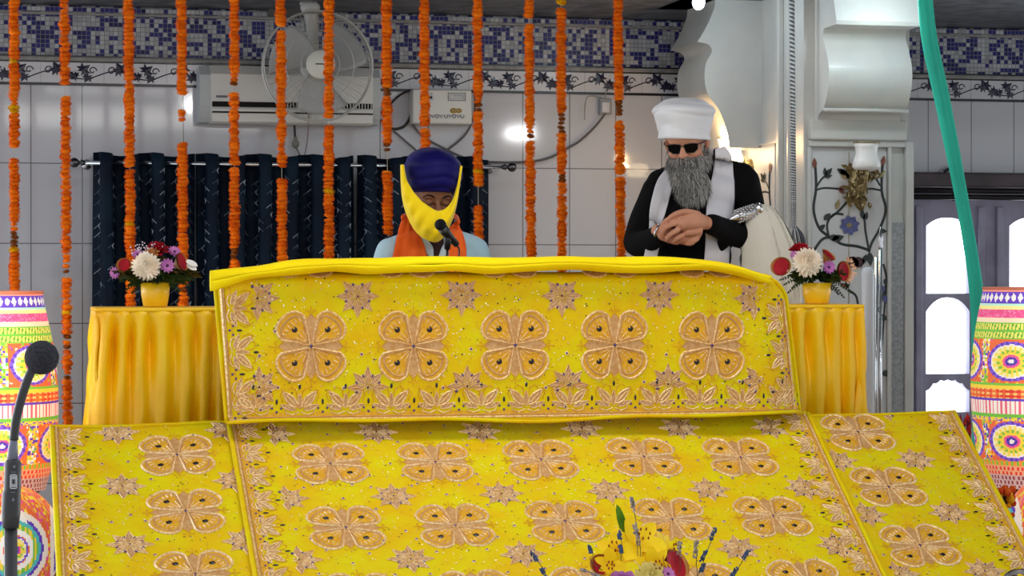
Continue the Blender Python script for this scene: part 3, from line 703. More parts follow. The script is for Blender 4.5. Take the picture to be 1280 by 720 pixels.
# ================================================================== CLOTHS AND EMBROIDERY
M_yel = mat('yellow_brocade', (228, 213, 4), .6, rgb2=(232, 190, 6), scale=7, bump=.25, bscale=45)
M_tan = mat('rose_tan_embroidery', (216, 172, 120), .6, rgb2=(202, 150, 92), scale=60, bump=.4, bscale=220)
M_tan2 = mat('amber_embroidery', (232, 180, 50), .6, rgb2=(222, 160, 40), scale=70)
M_thr = mat('gold_thread', (255, 228, 176), .3, .1, rgb2=(222, 170, 104), scale=110)
M_lil = mat('lilac_tan_embroidery', (216, 176, 142), .55, rgb2=(196, 150, 104), scale=80, bump=.4, bscale=220)
M_pur = mat('purple_stone', (74, 44, 110), .25, coat=.5); M_blk = mat('black_stone', (26, 14, 24), .3); M_seq = mat('silver_sequin', (255, 246, 200), .15, .6)
EM = [M_yel, M_tan, M_tan2, M_thr, M_lil, M_pur, M_blk, M_seq]
class Emb:
    def __init__(s, mb, S, rr, clip=None): s.mb, s.S, s.rr, s.clip = mb, S, rr, clip
    def ok(s, p): return s.clip is None or s.clip(*p)
    def ridge(s, pts, w=.003, h=.003, mi=3, closed=False):
        n = len(pts); vs = []
        for i, p in enumerate(pts):
            a = pts[(i + 1) % n] if closed else pts[min(i + 1, n - 1)]; b = pts[i - 1] if closed or i else pts[0]
            tx, ty = a[0] - b[0], a[1] - b[1]; L = math.hypot(tx, ty) or 1; nx, ny = -ty / L, tx / L
            h2 = h + .001; vs += [s.S(p[0] + nx * w * 1.15, p[1] + ny * w * 1.15, .0014), s.S(p[0], p[1], h2), s.S(p[0] - nx * w * 1.15, p[1] - ny * w * 1.15, .0014)]
        fs = []
        for i in range(n if closed else n - 1):
            a = 3 * i; b = 3 * ((i + 1) % n); fs += [[a, a + 1, b + 1, b], [a + 1, a + 2, b + 2, b + 1]]
        s.mb.add(vs, fs, mi, False)
    def fill(s, pts, c, h=.0015, mi=1):
        vs = [s.S(c[0], c[1], h * .9)] + [s.S(p[0], p[1], .0009) for p in pts]; n = len(pts)
        s.mb.add(vs, [[0, 1 + i, 1 + (i + 1) % n] for i in range(n)], mi, False)
    def bead(s, p, r=.006, mi=5, h=.004, el=1, ang=0):
        vs = [s.S(p[0], p[1], h + .001)]; n = 8
        for k in range(n):
            a = 2 * PI * k / n; x, y = math.cos(a) * r * el, math.sin(a) * r
            vs.append(s.S(p[0] + x * math.cos(ang) - y * math.sin(ang), p[1] + x * math.sin(ang) + y * math.cos(ang), .0022))
        s.mb.add(vs, [[0, 1 + k, 1 + (k + 1) % n] for k in range(n)], mi, True)
    def leafpts(s, c, ang, L, W, n=10, p=.85):
        out = []
        for i in range(n + 1):
            t = i / n; out.append((t * L, W * math.sin(PI * t ** p)))
        for i in range(n - 1, 0, -1):
            t = i / n; out.append((t * L, -W * math.sin(PI * t ** p)))
        ca, sa = math.cos(ang), math.sin(ang)
        return [(c[0] + x * ca - y * sa, c[1] + x * sa + y * ca) for x, y in out]
    def mid(s, c, ang, d): return (c[0] + math.cos(ang) * d, c[1] + math.sin(ang) * d)
    def leaf(s, c, ang, L, W, mi=4, mo=3, vein=True, tw=.0026, p=.85):
        m = s.mid(c, ang, L * .5)
        if not s.ok(m): return
        pts = s.leafpts(c, ang, L, W, p=p); s.fill(pts, m, mi=mi); s.ridge(pts, tw, .003, mo, True)
        if vein: s.ridge([s.mid(c, ang, L * .15), s.mid(c, ang, L * .8)], tw * .8, .0032, mo)
    def flower(s, c, a=.116):
        # tan diamonds between the lobes
        for k in range(4):
            an = k * PI / 2
            if not s.ok(s.mid(c, an, a * .6)): continue
            pts = s.leafpts(c, an, a * .98, a * .24, 8, 1.3); s.fill(pts, s.mid(c, an, a * .5), mi=1); s.ridge(pts, .0018, .0022, 2, True)
            tip = s.mid(c, an, a * .98)
            s.ridge([tip, s.mid(c, an, a * 1.2)], .0014, .002, 2)
            for sg in (-1, 1):
                s.ridge([s.mid(s.mid(c, an, a * (1.0 + .10 * math.sin(t * 3))), an + sg * PI / 2, a * (.05 + .12 * t)) for t in (0, .35, .7, 1)], .0014, .002, 2)
        for k in range(4):
            an = PI / 4 + k * PI / 2
            if not s.ok(s.mid(c, an, a * .7)): continue
            def lobe(sc, n=18):
                out = []
                for i in range(n + 1):
                    t = -1 + 2 * i / n; r = a * 1.20 * sc * (1 - .24 * abs(t) ** 3.2); th = t * .56
                    out.append(s.mid(c, an + th, r))
                return [s.mid(c, an, a * .06)] + out
            L = lobe(1); s.fill(L, s.mid(c, an, a * .6), mi=2, h=.002); s.ridge(L, .0042, .0058, 3, True)
            L2 = [s.mid(c, an, a * .12)] + [(lerp(c[0], q[0], .86) + math.cos(an) * a * .01, lerp(c[1], q[1], .86) + math.sin(an) * a * .01) for q in lobe(1)[2:-1]]
            s.ridge(L2, .0034, .0036, 1, True)
            for t in (-.36, 0, .36): s.ridge([s.mid(c, an + t * .5, a * .2), s.mid(c, an + t * .8, a * .56)], .002, .0042, 3)
            for t in (-.75, -.45, -.15, .15, .45, .75): s.ridge([s.mid(c, an + t * .5, a * .80), s.mid(c, an + t * .52, a * .94)], .0024, .004, 3)
            q = s.mid(c, an, a * .70); s.bead(q, .0105, 6, .006); s.bead((q[0] - .003, q[1] + .0045), .0045, 2, .0082)
        s.bead(c, .0075, 5, .006)
    def star(s, c, a=.073, n=8, half=False, rot=PI / 2):
        for k in range(n):
            an = rot + k * 2 * PI / n
            if half and math.sin(an) < -.3: continue
            if not s.ok(s.mid(c, an, a * .5)): continue
            pts = [s.mid(c, an, a * .12), s.mid(s.mid(c, an, a * .55), an + PI / 2, a * .19), s.mid(c, an, a * (1.02 if k % 2 == 0 else .98)), s.mid(s.mid(c, an, a * .55), an - PI / 2, a * .19)]
            s.fill(pts, s.mid(c, an, a * .5), mi=4, h=.002); s.ridge(pts, .0026, .0040, 3, True)
            s.ridge([s.mid(c, an, a * .3), s.mid(c, an, a * .85)], .0015, .0042, 3)
            s.bead(s.mid(c, an + PI / n, a * .58), .0062, 5, .006)
        for k in range(8): s.ridge([s.mid(c, k * PI / 4 + .2, a * .05), s.mid(c, k * PI / 4 + .2, a * .28)], .0018, .004, 3)
        s.bead(c, .005, 5 if s.rr.random() < .5 else 6, .006)
    def unit(s, c, up, w):
        """one border palmette; up = direction angle towards the field; w = unit pitch"""
        sd = up - PI / 2
        def q(x, y): return (c[0] + math.cos(sd) * x + math.cos(up) * y, c[1] + math.sin(sd) * x + math.sin(up) * y)
        h = w
        for sg in (-1, 1):
            s.leaf(q(sg * .05 * w, .22 * h), up - sg * .75, .46 * w, .085 * w, 1, 3)
            s.leaf(q(sg * .08 * w, .16 * h), up - sg * 1.25, .36 * w, .05 * w, 4, 3, False, .0018)
            s.ridge([q(sg * x * w, y * h) for x, y in ((.02, .12), (.16, .06), (.30, .10), (.33, .2), (.27, .26), (.22, .2))], .0022, .003, 3)
            s.ridge([q(sg * x * w, y * h) for x, y in ((.04, .42), (.08, .60), (.2, .66), (.26, .58))], .0016, .0024, 2)
            s.ridge([q(sg * x * w, y * h) for x, y in ((.36, .34), (.42, .48), (.38, .60), (.31, .56))], .0016, .0024, 2)
        s.leaf(q(0, .18 * h), up, .34 * h, .05 * w, 1, 3, False, .0018)
        s.bead(q(0, .66 * h), .0045, 6, .005, 2.1, up)
        # spot cluster between units
        s.bead(q(.5 * w, .34 * h), .0042, 6, .005, 2.4, up); s.bead(q(.5 * w, .12 * h), .0045, 5)
        s.bead(q(.40 * w, .2 * h), .0042, 5); s.bead(q(.60 * w, .2 * h), .0042, 5)
    def border(s, p0, p1, up, w, d):
        """band from p0 to p1 with its outer edge on that line, field on side 'up'"""
        L = math.hypot(p1[0] - p0[0], p1[1] - p0[1]); n = max(1, round(L / w)); ux, uy = (p1[0] - p0[0]) / L, (p1[1] - p0[1]) / L
        cu, su = math.cos(up), math.sin(up)
        K = 40
        # wavy amber ground under the band
        for i in range(K):
            a, b = i / K, (i + 1) / K
            def row(t, e): return (p0[0] + ux * L * t + cu * e, p0[1] + uy * L * t + su * e)
            ea = d * (.34 + .10 * math.cos(2 * PI * n * a)); eb = d * (.34 + .10 * math.cos(2 * PI * n * b))
            vs = [s.S(*row(a, .002), .0007), s.S(*row(b, .002), .0007), s.S(*row(b, eb), .0007), s.S(*row(a, ea), .0007)]
            s.mb.add(vs, [[0, 1, 2, 3]], 2, False)
        def line(e, wd, mi):
            s.ridge([(p0[0] + ux * L * t + cu * e, p0[1] + uy * L * t + su * e) for t in [i / K for i in range(K + 1)]], wd, .004, mi)
        line(.006, .0035, 3); line(.014, .0018, 1)
        for i in range(n): 
            t = (i + .5) / n; s.unit((p0[0] + ux * L * t + cu * .012, p0[1] + uy * L * t + su * .012), up, L / n)
    def scatter(s, n, x0, x1, y0, y1, avoid=(), r=.075):
        for _ in range(n):
            p = (s.rr.uniform(x0, x1), s.rr.uniform(y0, y1))
            if not s.ok(p): continue
            if any(math.hypot(p[0] - a[0], p[1] - a[1]) < a[2] for a in avoid): continue
            s.bead(p, .0024 * s.rr.uniform(.6, 1.25), s.rr.choice((7, 7, 3, 2, 2, 6)), .0025)
    def spots(s, c, av=()):
        for (x, y) in ((-.115, .045), (.115, .05), (-.06, .10), (.06, .11), (-.17, -.02)):
            p = (c[0] + x + s.rr.uniform(-.012, .012), c[1] + y + s.rr.uniform(-.012, .012))
            if s.ok(p) and not any(math.hypot(p[0] - a[0], p[1] - a[1]) < a[2] for a in av): s.bead(p, .0072, 3, .0035); s.bead(p, .0052, 5, .006)

def wr(x, z, s=1.0):   # gentle cloth relief
    v = Vector((x * 3.1 * s, z * 2.2 * s, .7)); return (noise.noise(v) * .012 + noise.noise(v * 3.3) * .004)

# ---- upper altar cloth (vertical drop), coordinates (X, z)
YT = 7.95
def edgeL(z): t = (z - .985) / .5; return lerp(.819, .782, t)
def edgeR(z): t = (z - .985) / .5; return lerp(2.925, 2.84, t) - (0 if z < 1.40 else (z - 1.40) ** 2 * 9)
def topS(X, z, h=0):
    # sags slightly outward at the hem; rolls back over the altar top above 1.49
    y = YT + wr(X, z) * .8 - .02 * max(0, (1.0 - z) / .1)
    if z > 1.47: y += (z - 1.47) * 1.5
    # curls away at both ends
    y += .10 * max(0, (X - 2.72) / .2) ** 2 + .05 * max(0, (.86 - X) / .08) ** 2
    return Vector((X, y - h, z))
rr = random.Random(11)
m = MB(); ZH = .984
def hem(u): return ZH + .006 * math.sin(u * 9) + .004 * math.sin(u * 21)
m.sheet(lambda u, v: topS(lerp(edgeL(lerp(1.50, hem(u), v)), edgeR(lerp(1.50, hem(u), v)), u), lerp(1.50, hem(u), v)), 120, 40, -.008)
em = Emb(m, topS, rr, clip=lambda x, z: x < 2.83 and x > .9 - 0 and z < 1.50)
fl_ = [(1.110, 1.244), (1.468, 1.242), (1.832, 1.243), (2.194, 1.241), (2.556, 1.236)]
av = [(x, z, .135) for x, z in fl_]
for c_ in fl_: em.flower(c_, .116)
for i, x in enumerate((1.272, 1.640, 2.001, 2.359)): em.star((x, 1.416 + .003 * (i % 2)), .073); av.append((x, 1.416, .08))
for x in (1.308, 1.660, 2.024, 2.392): em.star((x, 1.100), .072, half=True); av.append((x, 1.105, .08))
em.clip = lambda x, z: .912 < x; em.star((.925, 1.410), .075); em.star((.93, 1.105), .07)
em.clip = lambda x, z: x < 2.735; em.star((2.715, 1.405), .075); em.star((2.735, 1.108), .07)
em.clip = lambda x, z: x < 2.72 and .92 < x
for c_ in fl_ + [(2.9, 1.24)]: em.spots((c_[0] - .0, c_[1]), av); em.spots((c_[0] - .18, c_[1] - .09), av); em.spots((c_[0] - .0, c_[1] - .19), av)
# row of petals peeping below the bolster
for x in (1.09, 1.45, 1.82, 2.19, 2.55):
    for sg in (-1, 1):
        pts = [(x + sg * .055 + math.cos(a) * .045, 1.505 + math.sin(a) * .022) for a in [PI + PI * i / 8 for i in range(9)]]; em.fill(pts, (x + sg * .055, 1.497), mi=1); em.ridge(pts, .003, .004, 3)
em.clip = None
em.border((.83, ZH + .003), (2.912, ZH + .003), PI / 2, .164, .075)
em.border((.796, 1.45), (.823, 1.0), 0.0, .15, .085)
em.border((2.90, 1.0), (2.846, 1.40), PI, .15, .085)
em.clip = None; em.scatter(1900, .9, 2.78, 1.07, 1.49, av)
# piped hem
m.tube([topS(lerp(.82, 2.922, i / 60), hem(i / 60), .004) for i in range(61)], .0065, 6, 0)
m.tube([topS(edgeL(z), z, .002) for z in [lerp(ZH, 1.47, i / 20) for i in range(21)]], .006, 6, 0); m.tube([topS(edgeR(z), z, .002) for z in [lerp(ZH, 1.49, i / 20) for i in range(21)]], .006, 6, 0)
m.build('altar_cloth', EM, label='upper yellow embroidered cloth with one row of five big flowers', cat='embroidered cloth', group='embroidered yellow cloths')

# ---- ramp: z = .831 + .53 (Y-7.83)
KR = .53; NR = Vector((0, -KR, 1)).normalized(); LR = math.sqrt(1 + KR * KR)
def rz(Y): return .831 + KR * (Y - 7.83)
def rampS(off):
    def S(X, w, h=0):   # w = distance along the slope measured upward from Y=7.83
        ex = max(0.0, w - (8.098 - 7.83) * LR); w -= ex; Y = 7.83 + w / LR
        if ex > 0: return Vector((X, Y - .002, rz(Y) - ex * .15)) + NR * (off + h * .3 + wr(X, w, .8) * .8)
        return Vector((X, Y, rz(Y))) + NR * (off + h + wr(X, w, .8) * .8)
    return S
# hidden timber ramp and altar that carry the cloths
M_wood = mat('dark_wood', (84, 56, 36), .6, var=.2, scale=8)
rb = MB(); Yb, Yt = 6.95, 8.08; g_ = .03
rb.add([(.26, Yb, 0), (3.42, Yb, 0), (3.42, Yb, rz(Yb) - g_), (.26, Yb, rz(Yb) - g_), (.26, Yt, 0), (3.50, Yt, 0), (3.50, Yt, rz(Yt) - g_), (.26, Yt, rz(Yt) - g_)],
       [[0, 1, 2, 3], [3, 2, 6, 7], [5, 4, 7, 6], [4, 0, 3, 7], [1, 5, 6, 2], [0, 4, 5, 1]], 0, False)
rb.build('trim_ramp', M_wood, kind='structure')
al = thing('altar_table', 'long raised altar table under the upper embroidered cloth', 'altar', (1.85, 8.14, .33))
MB().box((.88, 7.99, 1.38), (2.80, 8.27, 1.46), bev=.01).build('tabletop', M_wood, al)
for x in (.92, 2.70):
    for y in (8.14, 8.22): MB().box((x, y, .33), (x + .05, y + .05, 1.38)).build('leg', M_wood, al)
SM = rampS(.012); SS = rampS(0)
def W(Y): return (Y - 7.83) * LR
def panel(S, xl, xr, w0, w1, label, flowers, stars, borders, seed, clip=None, piping=True, half=None):
    rr = random.Random(seed); m = MB()
    m.sheet(lambda u, v: S(lerp(xl(lerp(w1, w0, v)), xr(lerp(w1, w0, v)), u), lerp(w1, w0, v)), int((xr(0) - xl(0)) * 50) + 4, 50, -.007)
    e = Emb(m, S, rr, clip); av = []
    for c_ in flowers: e.flower(c_, .118); av.append((c_[0], c_[1], .135))
    for c_ in stars:
        e.star(c_, .075); av.append((c_[0], c_[1], .085))
    for c_ in flowers + [(c_[0] - .19, c_[1] + .2) for c_ in flowers]: e.spots(c_, av); e.spots((c_[0] + .01, c_[1] - .19), av)
    e.scatter(int(1300 * (xr(0) - xl(0)) * (w1 - w0)), xl(0) + .1, xr(0) - .1, w0, w1, av)
    e.clip = None
    for b_ in borders: e.border(*b_)
    ws = [lerp(w0, w1, i / 30) for i in range(31)]
    if piping:
        m.tube([S(xl(w_), w_, .001) for w_ in ws], .0085, 6, 0); m.tube([S(xr(w_), w_, .001) for w_ in ws], .0085, 6, 0)
    xs = [lerp(xl(w1), xr(w1), i / 30) for i in range(31)]; m.tube([S(x_, w1, 0) for x_ in xs], .006, 6, 0)
    return m.build('altar_cloth', EM, label=label, cat='embroidered cloth', group='embroidered yellow cloths')
# main lower cloth
xl = lambda w_: .838; xr = lambda w_: 2.953 + .066 * w_
fX = [1.160, 1.524, 1.897, 2.269, 2.626]
fw = [W(7.84) + .385, W(7.84), W(7.498), W(7.498) - .385, W(7.498) - .77]
sX = [.985, 1.346, 1.716, 2.088, 2.450, 2.80]
sw = [(fw[0] + fw[1]) / 2 + .0, W(7.655), W(7.337), W(7.337) - .37, W(7.337) - .75]
w0, w1 = W(6.93), W(8.10)
panel(SM, xl, xr, w0, w1, 'large lower yellow embroidered cloth covering the middle of the ramp',
      [(x, w_) for w_ in fw[1:4] for x in fX] + [(x, fw[0]) for x in fX], [(x, w_) for w_ in sw[:4] for x in sX],
      [((.846, w0), (.846, w1), 0.0, .155, .10), ((2.945 + .066 * w1, w1), (2.945 + .066 * w0, w0), PI, .155, .10)], 21,
      clip=lambda x, w_: .965 < x < 2.83 and w0 < w_ < w1 - .005)
# left and right side cloths (under the main one)
flL = [(.648, W(7.921)), (.652, W(7.62)), (.655, W(7.31)), (.655, W(7.0))]
stL = [(.456, W(8.06)), (.456, W(7.76)), (.462, W(7.46)), (.462, W(7.15)), (.83, W(8.05)), (.83, W(7.77)), (.83, W(7.46)), (.83, W(7.15))]
panel(SS, lambda w_: .236, lambda w_: .92, w0, w1, 'yellow embroidered side cloth left of the large lower cloth', flL, stL,
      [((.244, w0), (.244, w1), 0.0, .15, .10)], 22, clip=lambda x, w_: .36 < x < .85 and w_ < w1 - .005)
flR = [(3.128, W(7.988)), (3.118, W(7.668)), (3.100, W(7.345)), (3.085, W(7.03))]
stR = [(3.284, W(8.12)), (3.284, W(7.82)), (3.280, W(7.515)), (3.27, W(7.2)), (2.985, W(7.82)), (2.975, W(7.515)), (2.965, W(7.2))]
panel(SS, lambda w_: 2.86, lambda w_: 3.545 + .088 * w_ - .02, w0, w1, 'yellow embroidered side cloth right of the large lower cloth', flR, stR,
      [((3.46 , w1), (3.41, w0), PI, .15, .10)] if False else [((3.520 + .088 * w1, w1), (3.520 + .088 * w0, w0), PI, .15, .10)], 23, clip=lambda x, w_: 2.94 < x < 3.44 and w_ < w1 - .005)

# ---- plain folded yellow cloth (bolster) along the altar top
M_vel = mat('yellow_velvet', (255, 232, 6), .7, rgb2=(248, 216, 4), scale=4, bump=.2, bscale=30)
def bol(u, v):
    # u along, v around. silhouettes from the photo
    px = lerp(263, 966, u)
    top, bot = interp([(338, 364), (333, 350), (325, 345), (323, 340), (322, 343), (321, 341), (321, 339), (322, 343), (321, 339), (320, 337), (321, 341), (321, 342), (323, 338), (331, 343), (345, 355)], u)
    a = P(px, top, 7.93); b_ = P(px, bot, 7.93); c_ = (a + b_) / 2; hz = (a.z - b_.z) / 2
    t = 2 * PI * v; depth = .052 * min(1, .12 + u * 14, .12 + (1 - u) * 14)
    y = c_.y + .01 - math.cos(t) * depth * (1.0 if math.cos(t) > 0 else 3.2)
    s = math.sin(t); return Vector((c_.x, y, c_.z + hz * (abs(s) ** .8) * (1 if s > 0 else -1) + noise.noise(Vector((u * 14, v * 3, 0))) * .004))
bm_ = MB(); bm_.sheet(bol, 110, 28, .004)
ends = MB()
for u in (0, 1):
    ring = [bol(u, k / 28) for k in range(28)]; bm_.add(ring, [list(range(28))], 0)
bm_.build('folded_cloth', M_vel, label='plain yellow velvet cloth rolled along the altar top', cat='cloth')

# ---- side tables with pleated satin
M_sat = mat('orange_yellow_satin', (255, 208, 4), .4, rgb2=(255, 190, 3), scale=3)
def side_table(xc, yc, w_, d_, zt, label, seed, flare, skew=0):
    rr = random.Random(seed)
    t = thing('side_table', label, 'table', (xc, yc, .33), 'satin covered side tables')
    nf = 13; offs = [rr.uniform(-.3, .3) for _ in range(60)]
    per = 2 * (w_ + d_)
    def pos(s_, z):
        k = (zt - z) / (zt - .36); ww, dd = w_ * (1 + flare * k * .9), d_ * (1 + flare * k * .6)
        L = 2 * (ww + dd); q = s_ * L; cr = .04
        if q < ww: x, y, nx, ny = -ww / 2 + q, -dd / 2, 0, -1
        elif q < ww + dd: x, y, nx, ny = ww / 2, -dd / 2 + (q - ww), 1, 0
        elif q < 2 * ww + dd: x, y, nx, ny = ww / 2 - (q - ww - dd), dd / 2, 0, 1
        else: x, y, nx, ny = -ww / 2, dd / 2 - (q - 2 * ww - dd), -1, 0
        return x, y, nx, ny, k
    def S(u, v):
        z = lerp(zt - .004, .345, v); x, y, nx, ny, k = pos(u % 1.0, z)
        a = u * nf * 4 * 2 * PI / 2; ph = offs[int(u * nf * 2) % 60]
        f_ = (.5 + .5 * math.cos(a + .8 * math.sin(u * 37 + seed) + .5 * math.sin(k * 5 + u * 20))) ** 1.6
        amp = .024 * min(1, k * 9) * (1 + .9 * k) * (1 + .6 * math.sin(k * 11 + u * 9))
        amp *= 1.15
        o = -f_ * amp * 1.2 + noise.noise(Vector((u * 30, k * 6, seed))) * .012 * min(1, k * 8)
        return Vector((xc + x + nx * o + skew * k, yc + y + ny * o, z))
    m = MB(); m.sheet(S, 420, 40, .003); m.build('cloth_skirt', M_sat, t)
    tp = MB(); tp.box((xc - w_ / 2 - .004, yc - d_ / 2 - .004, zt - .012), (xc + w_ / 2 + .004, yc + d_ / 2 + .004, zt + .004), bev=.007)
    tp.build('cloth_top', M_sat, t)
    for sx in (-1, 1):
        for sy in (-1, 1): MB().box((xc + sx * (w_ / 2 - .13) - .015, yc + sy * (d_ / 2 - .11) - .015, .33), (xc + sx * (w_ / 2 - .13) + .015, yc + sy * (d_ / 2 - .11) + .015, zt - .012)).build('leg', M_wood, t)
    return t
YB = 8.55
lx0 = P(116, 388, YB - .17).x
side_table(lx0 + .29, YB, .56, .34, P(180, 386, YB - .17).z, 'side table under pleated orange-yellow satin at left, beside the curtain', 4, .16, -.02)
rx1 = P(1088, 384, YB - .17).x
side_table(rx1 - .25, YB + .02, .46, .34, P(1040, 382, YB - .17).z, 'side table under pleated orange-yellow satin at right, before the pillar', 9, .22, .0)
# ================================================================== PATTERNED DRUM LAMPS
def vc_mat(name, rough=.6, emit=0.0):
    m = bpy.data.materials.new(name); m.use_nodes = True; nt = m.node_tree; b = nt.nodes['Principled BSDF']
    a = nt.nodes.new('ShaderNodeVertexColor'); a.layer_name = 'Col'; nt.links.new(a.outputs[0], b.inputs['Base Color']); b.inputs['Roughness'].default_value = rough
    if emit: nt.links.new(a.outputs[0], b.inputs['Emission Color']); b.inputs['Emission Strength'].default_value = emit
    return m
M_pat = vc_mat('glowing_embroidered_fabric', .6, .38)  # fabric colour also glows; on the pots that brightness is added
def hsh(*a): return (math.sin(sum(v * k for v, k in zip(a, (12.9898, 78.233, 37.719)))) * 43758.5453) % 1.0
ORG_, PNK, PUR, YLW, GRN, WHT, CRM, RED = (240, 112, 62), (240, 92, 150), (104, 66, 190), (250, 214, 70), (120, 196, 70), (250, 244, 236), (250, 226, 170), (222, 60, 50)
def rosette(r, a):
    """r 0..1 from centre, a angle"""
    if r < .10: return WHT
    if r < .22: return PUR if int(a * 6 / PI) % 2 else (70, 60, 160)
    if r < .32: return PNK
    if r < .42: return YLW
    if r < .56: return GRN if int(a * 14 / PI) % 2 else YLW
    if r < .74: return (250, 238, 170) if int(a * 18 / PI) % 2 else (246, 220, 90)
    if r < .80: return WHT
    if r < .95: return PUR if int(a * 22 / PI) % 2 else (132, 96, 214)
    return ORG_
def drum_pat(th, t, rot, H, Rr, N=6, stag=True):
    z = t * H
    def dots(c1, c2, n, row): return c1 if (int(th * n / PI) + row) % 2 else c2
    if t < .018: return (246, 150, 130)
    if t < .075:
        q = (t - .018) / .057; ph = (th * 46 / (2 * PI)) % 1
        return WHT if abs(q - .5) + abs(ph - .5) < .42 else PUR
    if t < .09: return (190, 240, 210)
    if t < .105: return (250, 236, 150)
    if t < .15: return (236, 84, 140) if hsh(int(th * 60), int(t * 300)) > .25 else (248, 140, 180)
    if t < .17: return (250, 226, 190)
    if t < .255:
        q = (t - .17) / .085
        if q < .1 or q > .92 or abs(q - .5) < .06: return GRN
        return (96, 170, 60) if ((th * 90 / (2 * PI) + q * .9) % 1) < .42 else (246, 232, 110)
    def band(t0, t1, off):
        zc_ = (t0 + t1) / 2; best = None
        k = round((th - off - rot) / (2 * PI / N)); dth = (th - off - rot) - k * 2 * PI / N
        dx = dth * Rr; dz = (t - zc_) * H; rr_ = (t1 - t0) / 2 * H * 1.0; d = math.hypot(dx / 1.22, dz) / (rr_ * 1.04)
        if d < 1: return rosette(d, math.atan2(dz, dx) + PI)
        q = hsh(int(th * 30), int(t * 90))
        if abs(abs(dth) - PI / N) < .09:
            return (YLW, (250, 170, 60), PUR, GRN, WHT)[int(q * 5)]
        if q > .86: return (YLW, PUR, GRN, WHT, PNK)[int(hsh(q, 3) * 5)]
        return ORG_
    if t < .47: return band(.262, .463, 0)
    if t < .485: return GRN
    if t < .50: return YLW
    if t < .545: return (RED if hsh(int(th * 50), 1) > .5 else (246, 120, 50)) if (t - .50) % .02 > .008 else ((250, 200, 120) if int(th * 50 / PI) % 2 else ORG_)
    if t < .56: return PUR
    if t < .625: return (250, 244, 230) if (th * 80 / (2 * PI)) % 1 < .55 else (236, 110, 130)
    if t < .64: return GRN
    if t < .66: return YLW if hsh(int(th * 40), int(t * 90)) > .4 else PUR
    if t < .86: return band(.66, .86, PI / N if stag else 0)
    if t < .885: return (250, 150, 60) if int(th * 60 / PI) % 2 else GRN
    q = (t - .885) / .115; row = int(q * 5); ph = (th * 70 / (2 * PI) + row * .5) % 1
    return (RED if row < 2 else (150, 60, 70)) if abs(ph - .5) < .24 and abs(q * 5 % 1 - .5) < .36 else ((244, 170, 130) if row < 2 else (206, 176, 170))
def pot_pat(th, t, rot):
    z = math.cos(PI * t)  # big rosettes around the body
    N = 5; k = round((th - rot) / (2 * PI / N)); dth = (th - rot) - k * 2 * PI / N
    d = math.hypot(dth * 1.0, (t - .5) * 2.4) / .60
    if d < 1:
        if d < .35: return rosette(d / .35, math.atan2(t - .5, dth) + PI)
        if d < .5: return WHT
        if d < .62: return YLW if int(th * 40) % 2 else GRN
        if d < .72: return (90, 190, 190)
        if d < .82: return PUR if int(th * 60) % 2 else WHT
        return (250, 236, 220)
    q = hsh(int(th * 26), int(t * 40)); return (ORG_, ORG_, (246, 150, 90), YLW, PNK)[int(q * 5)]
def lathe_vc(name, c, prof, pat, parent, nu=300, nv=170, mats=None, **kw):
    vs = []; 
    for j in range(nv + 1):
        t = j / nv; r, z = prof(t)
        for i in range(nu):
            a = 2 * PI * i / nu; vs.append(Vector(c) + Vector((math.cos(a) * r, math.sin(a) * r, z)))
    fs = []; cols = []
    for j in range(nv):
        for i in range(nu):
            l = (i + 1) % nu; fs.append([j * nu + i, (j + 1) * nu + i, (j + 1) * nu + l, j * nu + l])
            cols.append(lin(pat(2 * PI * (i + .5) / nu, (j + .5) / nv)))
    fs.append(list(range(nu))); cols.append(cols[0]); fs.append([nv * nu + i for i in range(nu)][::-1]); cols.append(cols[-1])
    mb = MB(); mb.add(vs, fs, 0); ob = mb.build(name, M_pat, parent, **kw)
    ca = ob.data.color_attributes.new('Col', 'FLOAT_COLOR', 'CORNER'); flat = []
    for f_, c_ in zip(ob.data.polygons, cols): flat += list(c_) * f_.loop_total
    ca.data.foreach_set('color', flat); return ob
def drum(pxc, Y, ptop, pbot, hw, rot, stag, label, dark):
    top = P(pxc, ptop, Y); bot = P(pxc, pbot, Y); H = top.z - bot.z
    s = (top - EYEV).dot(Vector((CS, CC, 0))) / F
    g = thing('drum_lamp', label, 'decorative lamp', (top.x, Y, .33), 'tall patterned drum lamps')
    pr = lambda t: (interp([(v * s,) for v in hw], t)[0], -t * H)
    ob = lathe_vc('lamp_shade', top, pr, lambda th, t: drum_pat(th, t, rot, H, .22, 6, stag), g)
    MB().lathe([(hw[0] * s * .9, -.004), (hw[0] * s + .004, -.006), (hw[0] * s + .004, .004), (hw[0] * s * .9, .004)], top, 48).build('top_rim', mat('coral_trim', (246, 150, 120), .6), ob)
    z = bot.z; st_ = MB(); st_.lathe([(.16, .33 - z), (.16, .36 - z), (.13, .37 - z), (.12, -.02), (.17, -.01), (.17, 0)], bot, 40)
    st_.build('stand', dark, g)
    return top, s
M_dred = mat('dark_red_print', (56, 14, 18), .7, rgb2=(180, 30, 26), scale=34)
M_dkst = mat('dark_stand', (30, 18, 22), .6)
hwL = [61, 66, 72, 77, 79.5, 80.5, 80, 77, 72, 65]
aL = math.radians(270)
topL, sL = drum(-9, 8.80, 365, 612, hwL, aL + math.radians(39) - .02, True, 'tall white-orange patterned drum lamp at left behind the gooseneck microphone', M_dkst)
hwR = [61, 66, 71, 74, 76, 76, 74, 71, 66, 58]
topR, sR = drum(1291, 8.92, 360, 607, hwR, aL - math.radians(22) + .63, False, 'tall bright patterned drum lamp at right in front of the window', M_dkst)
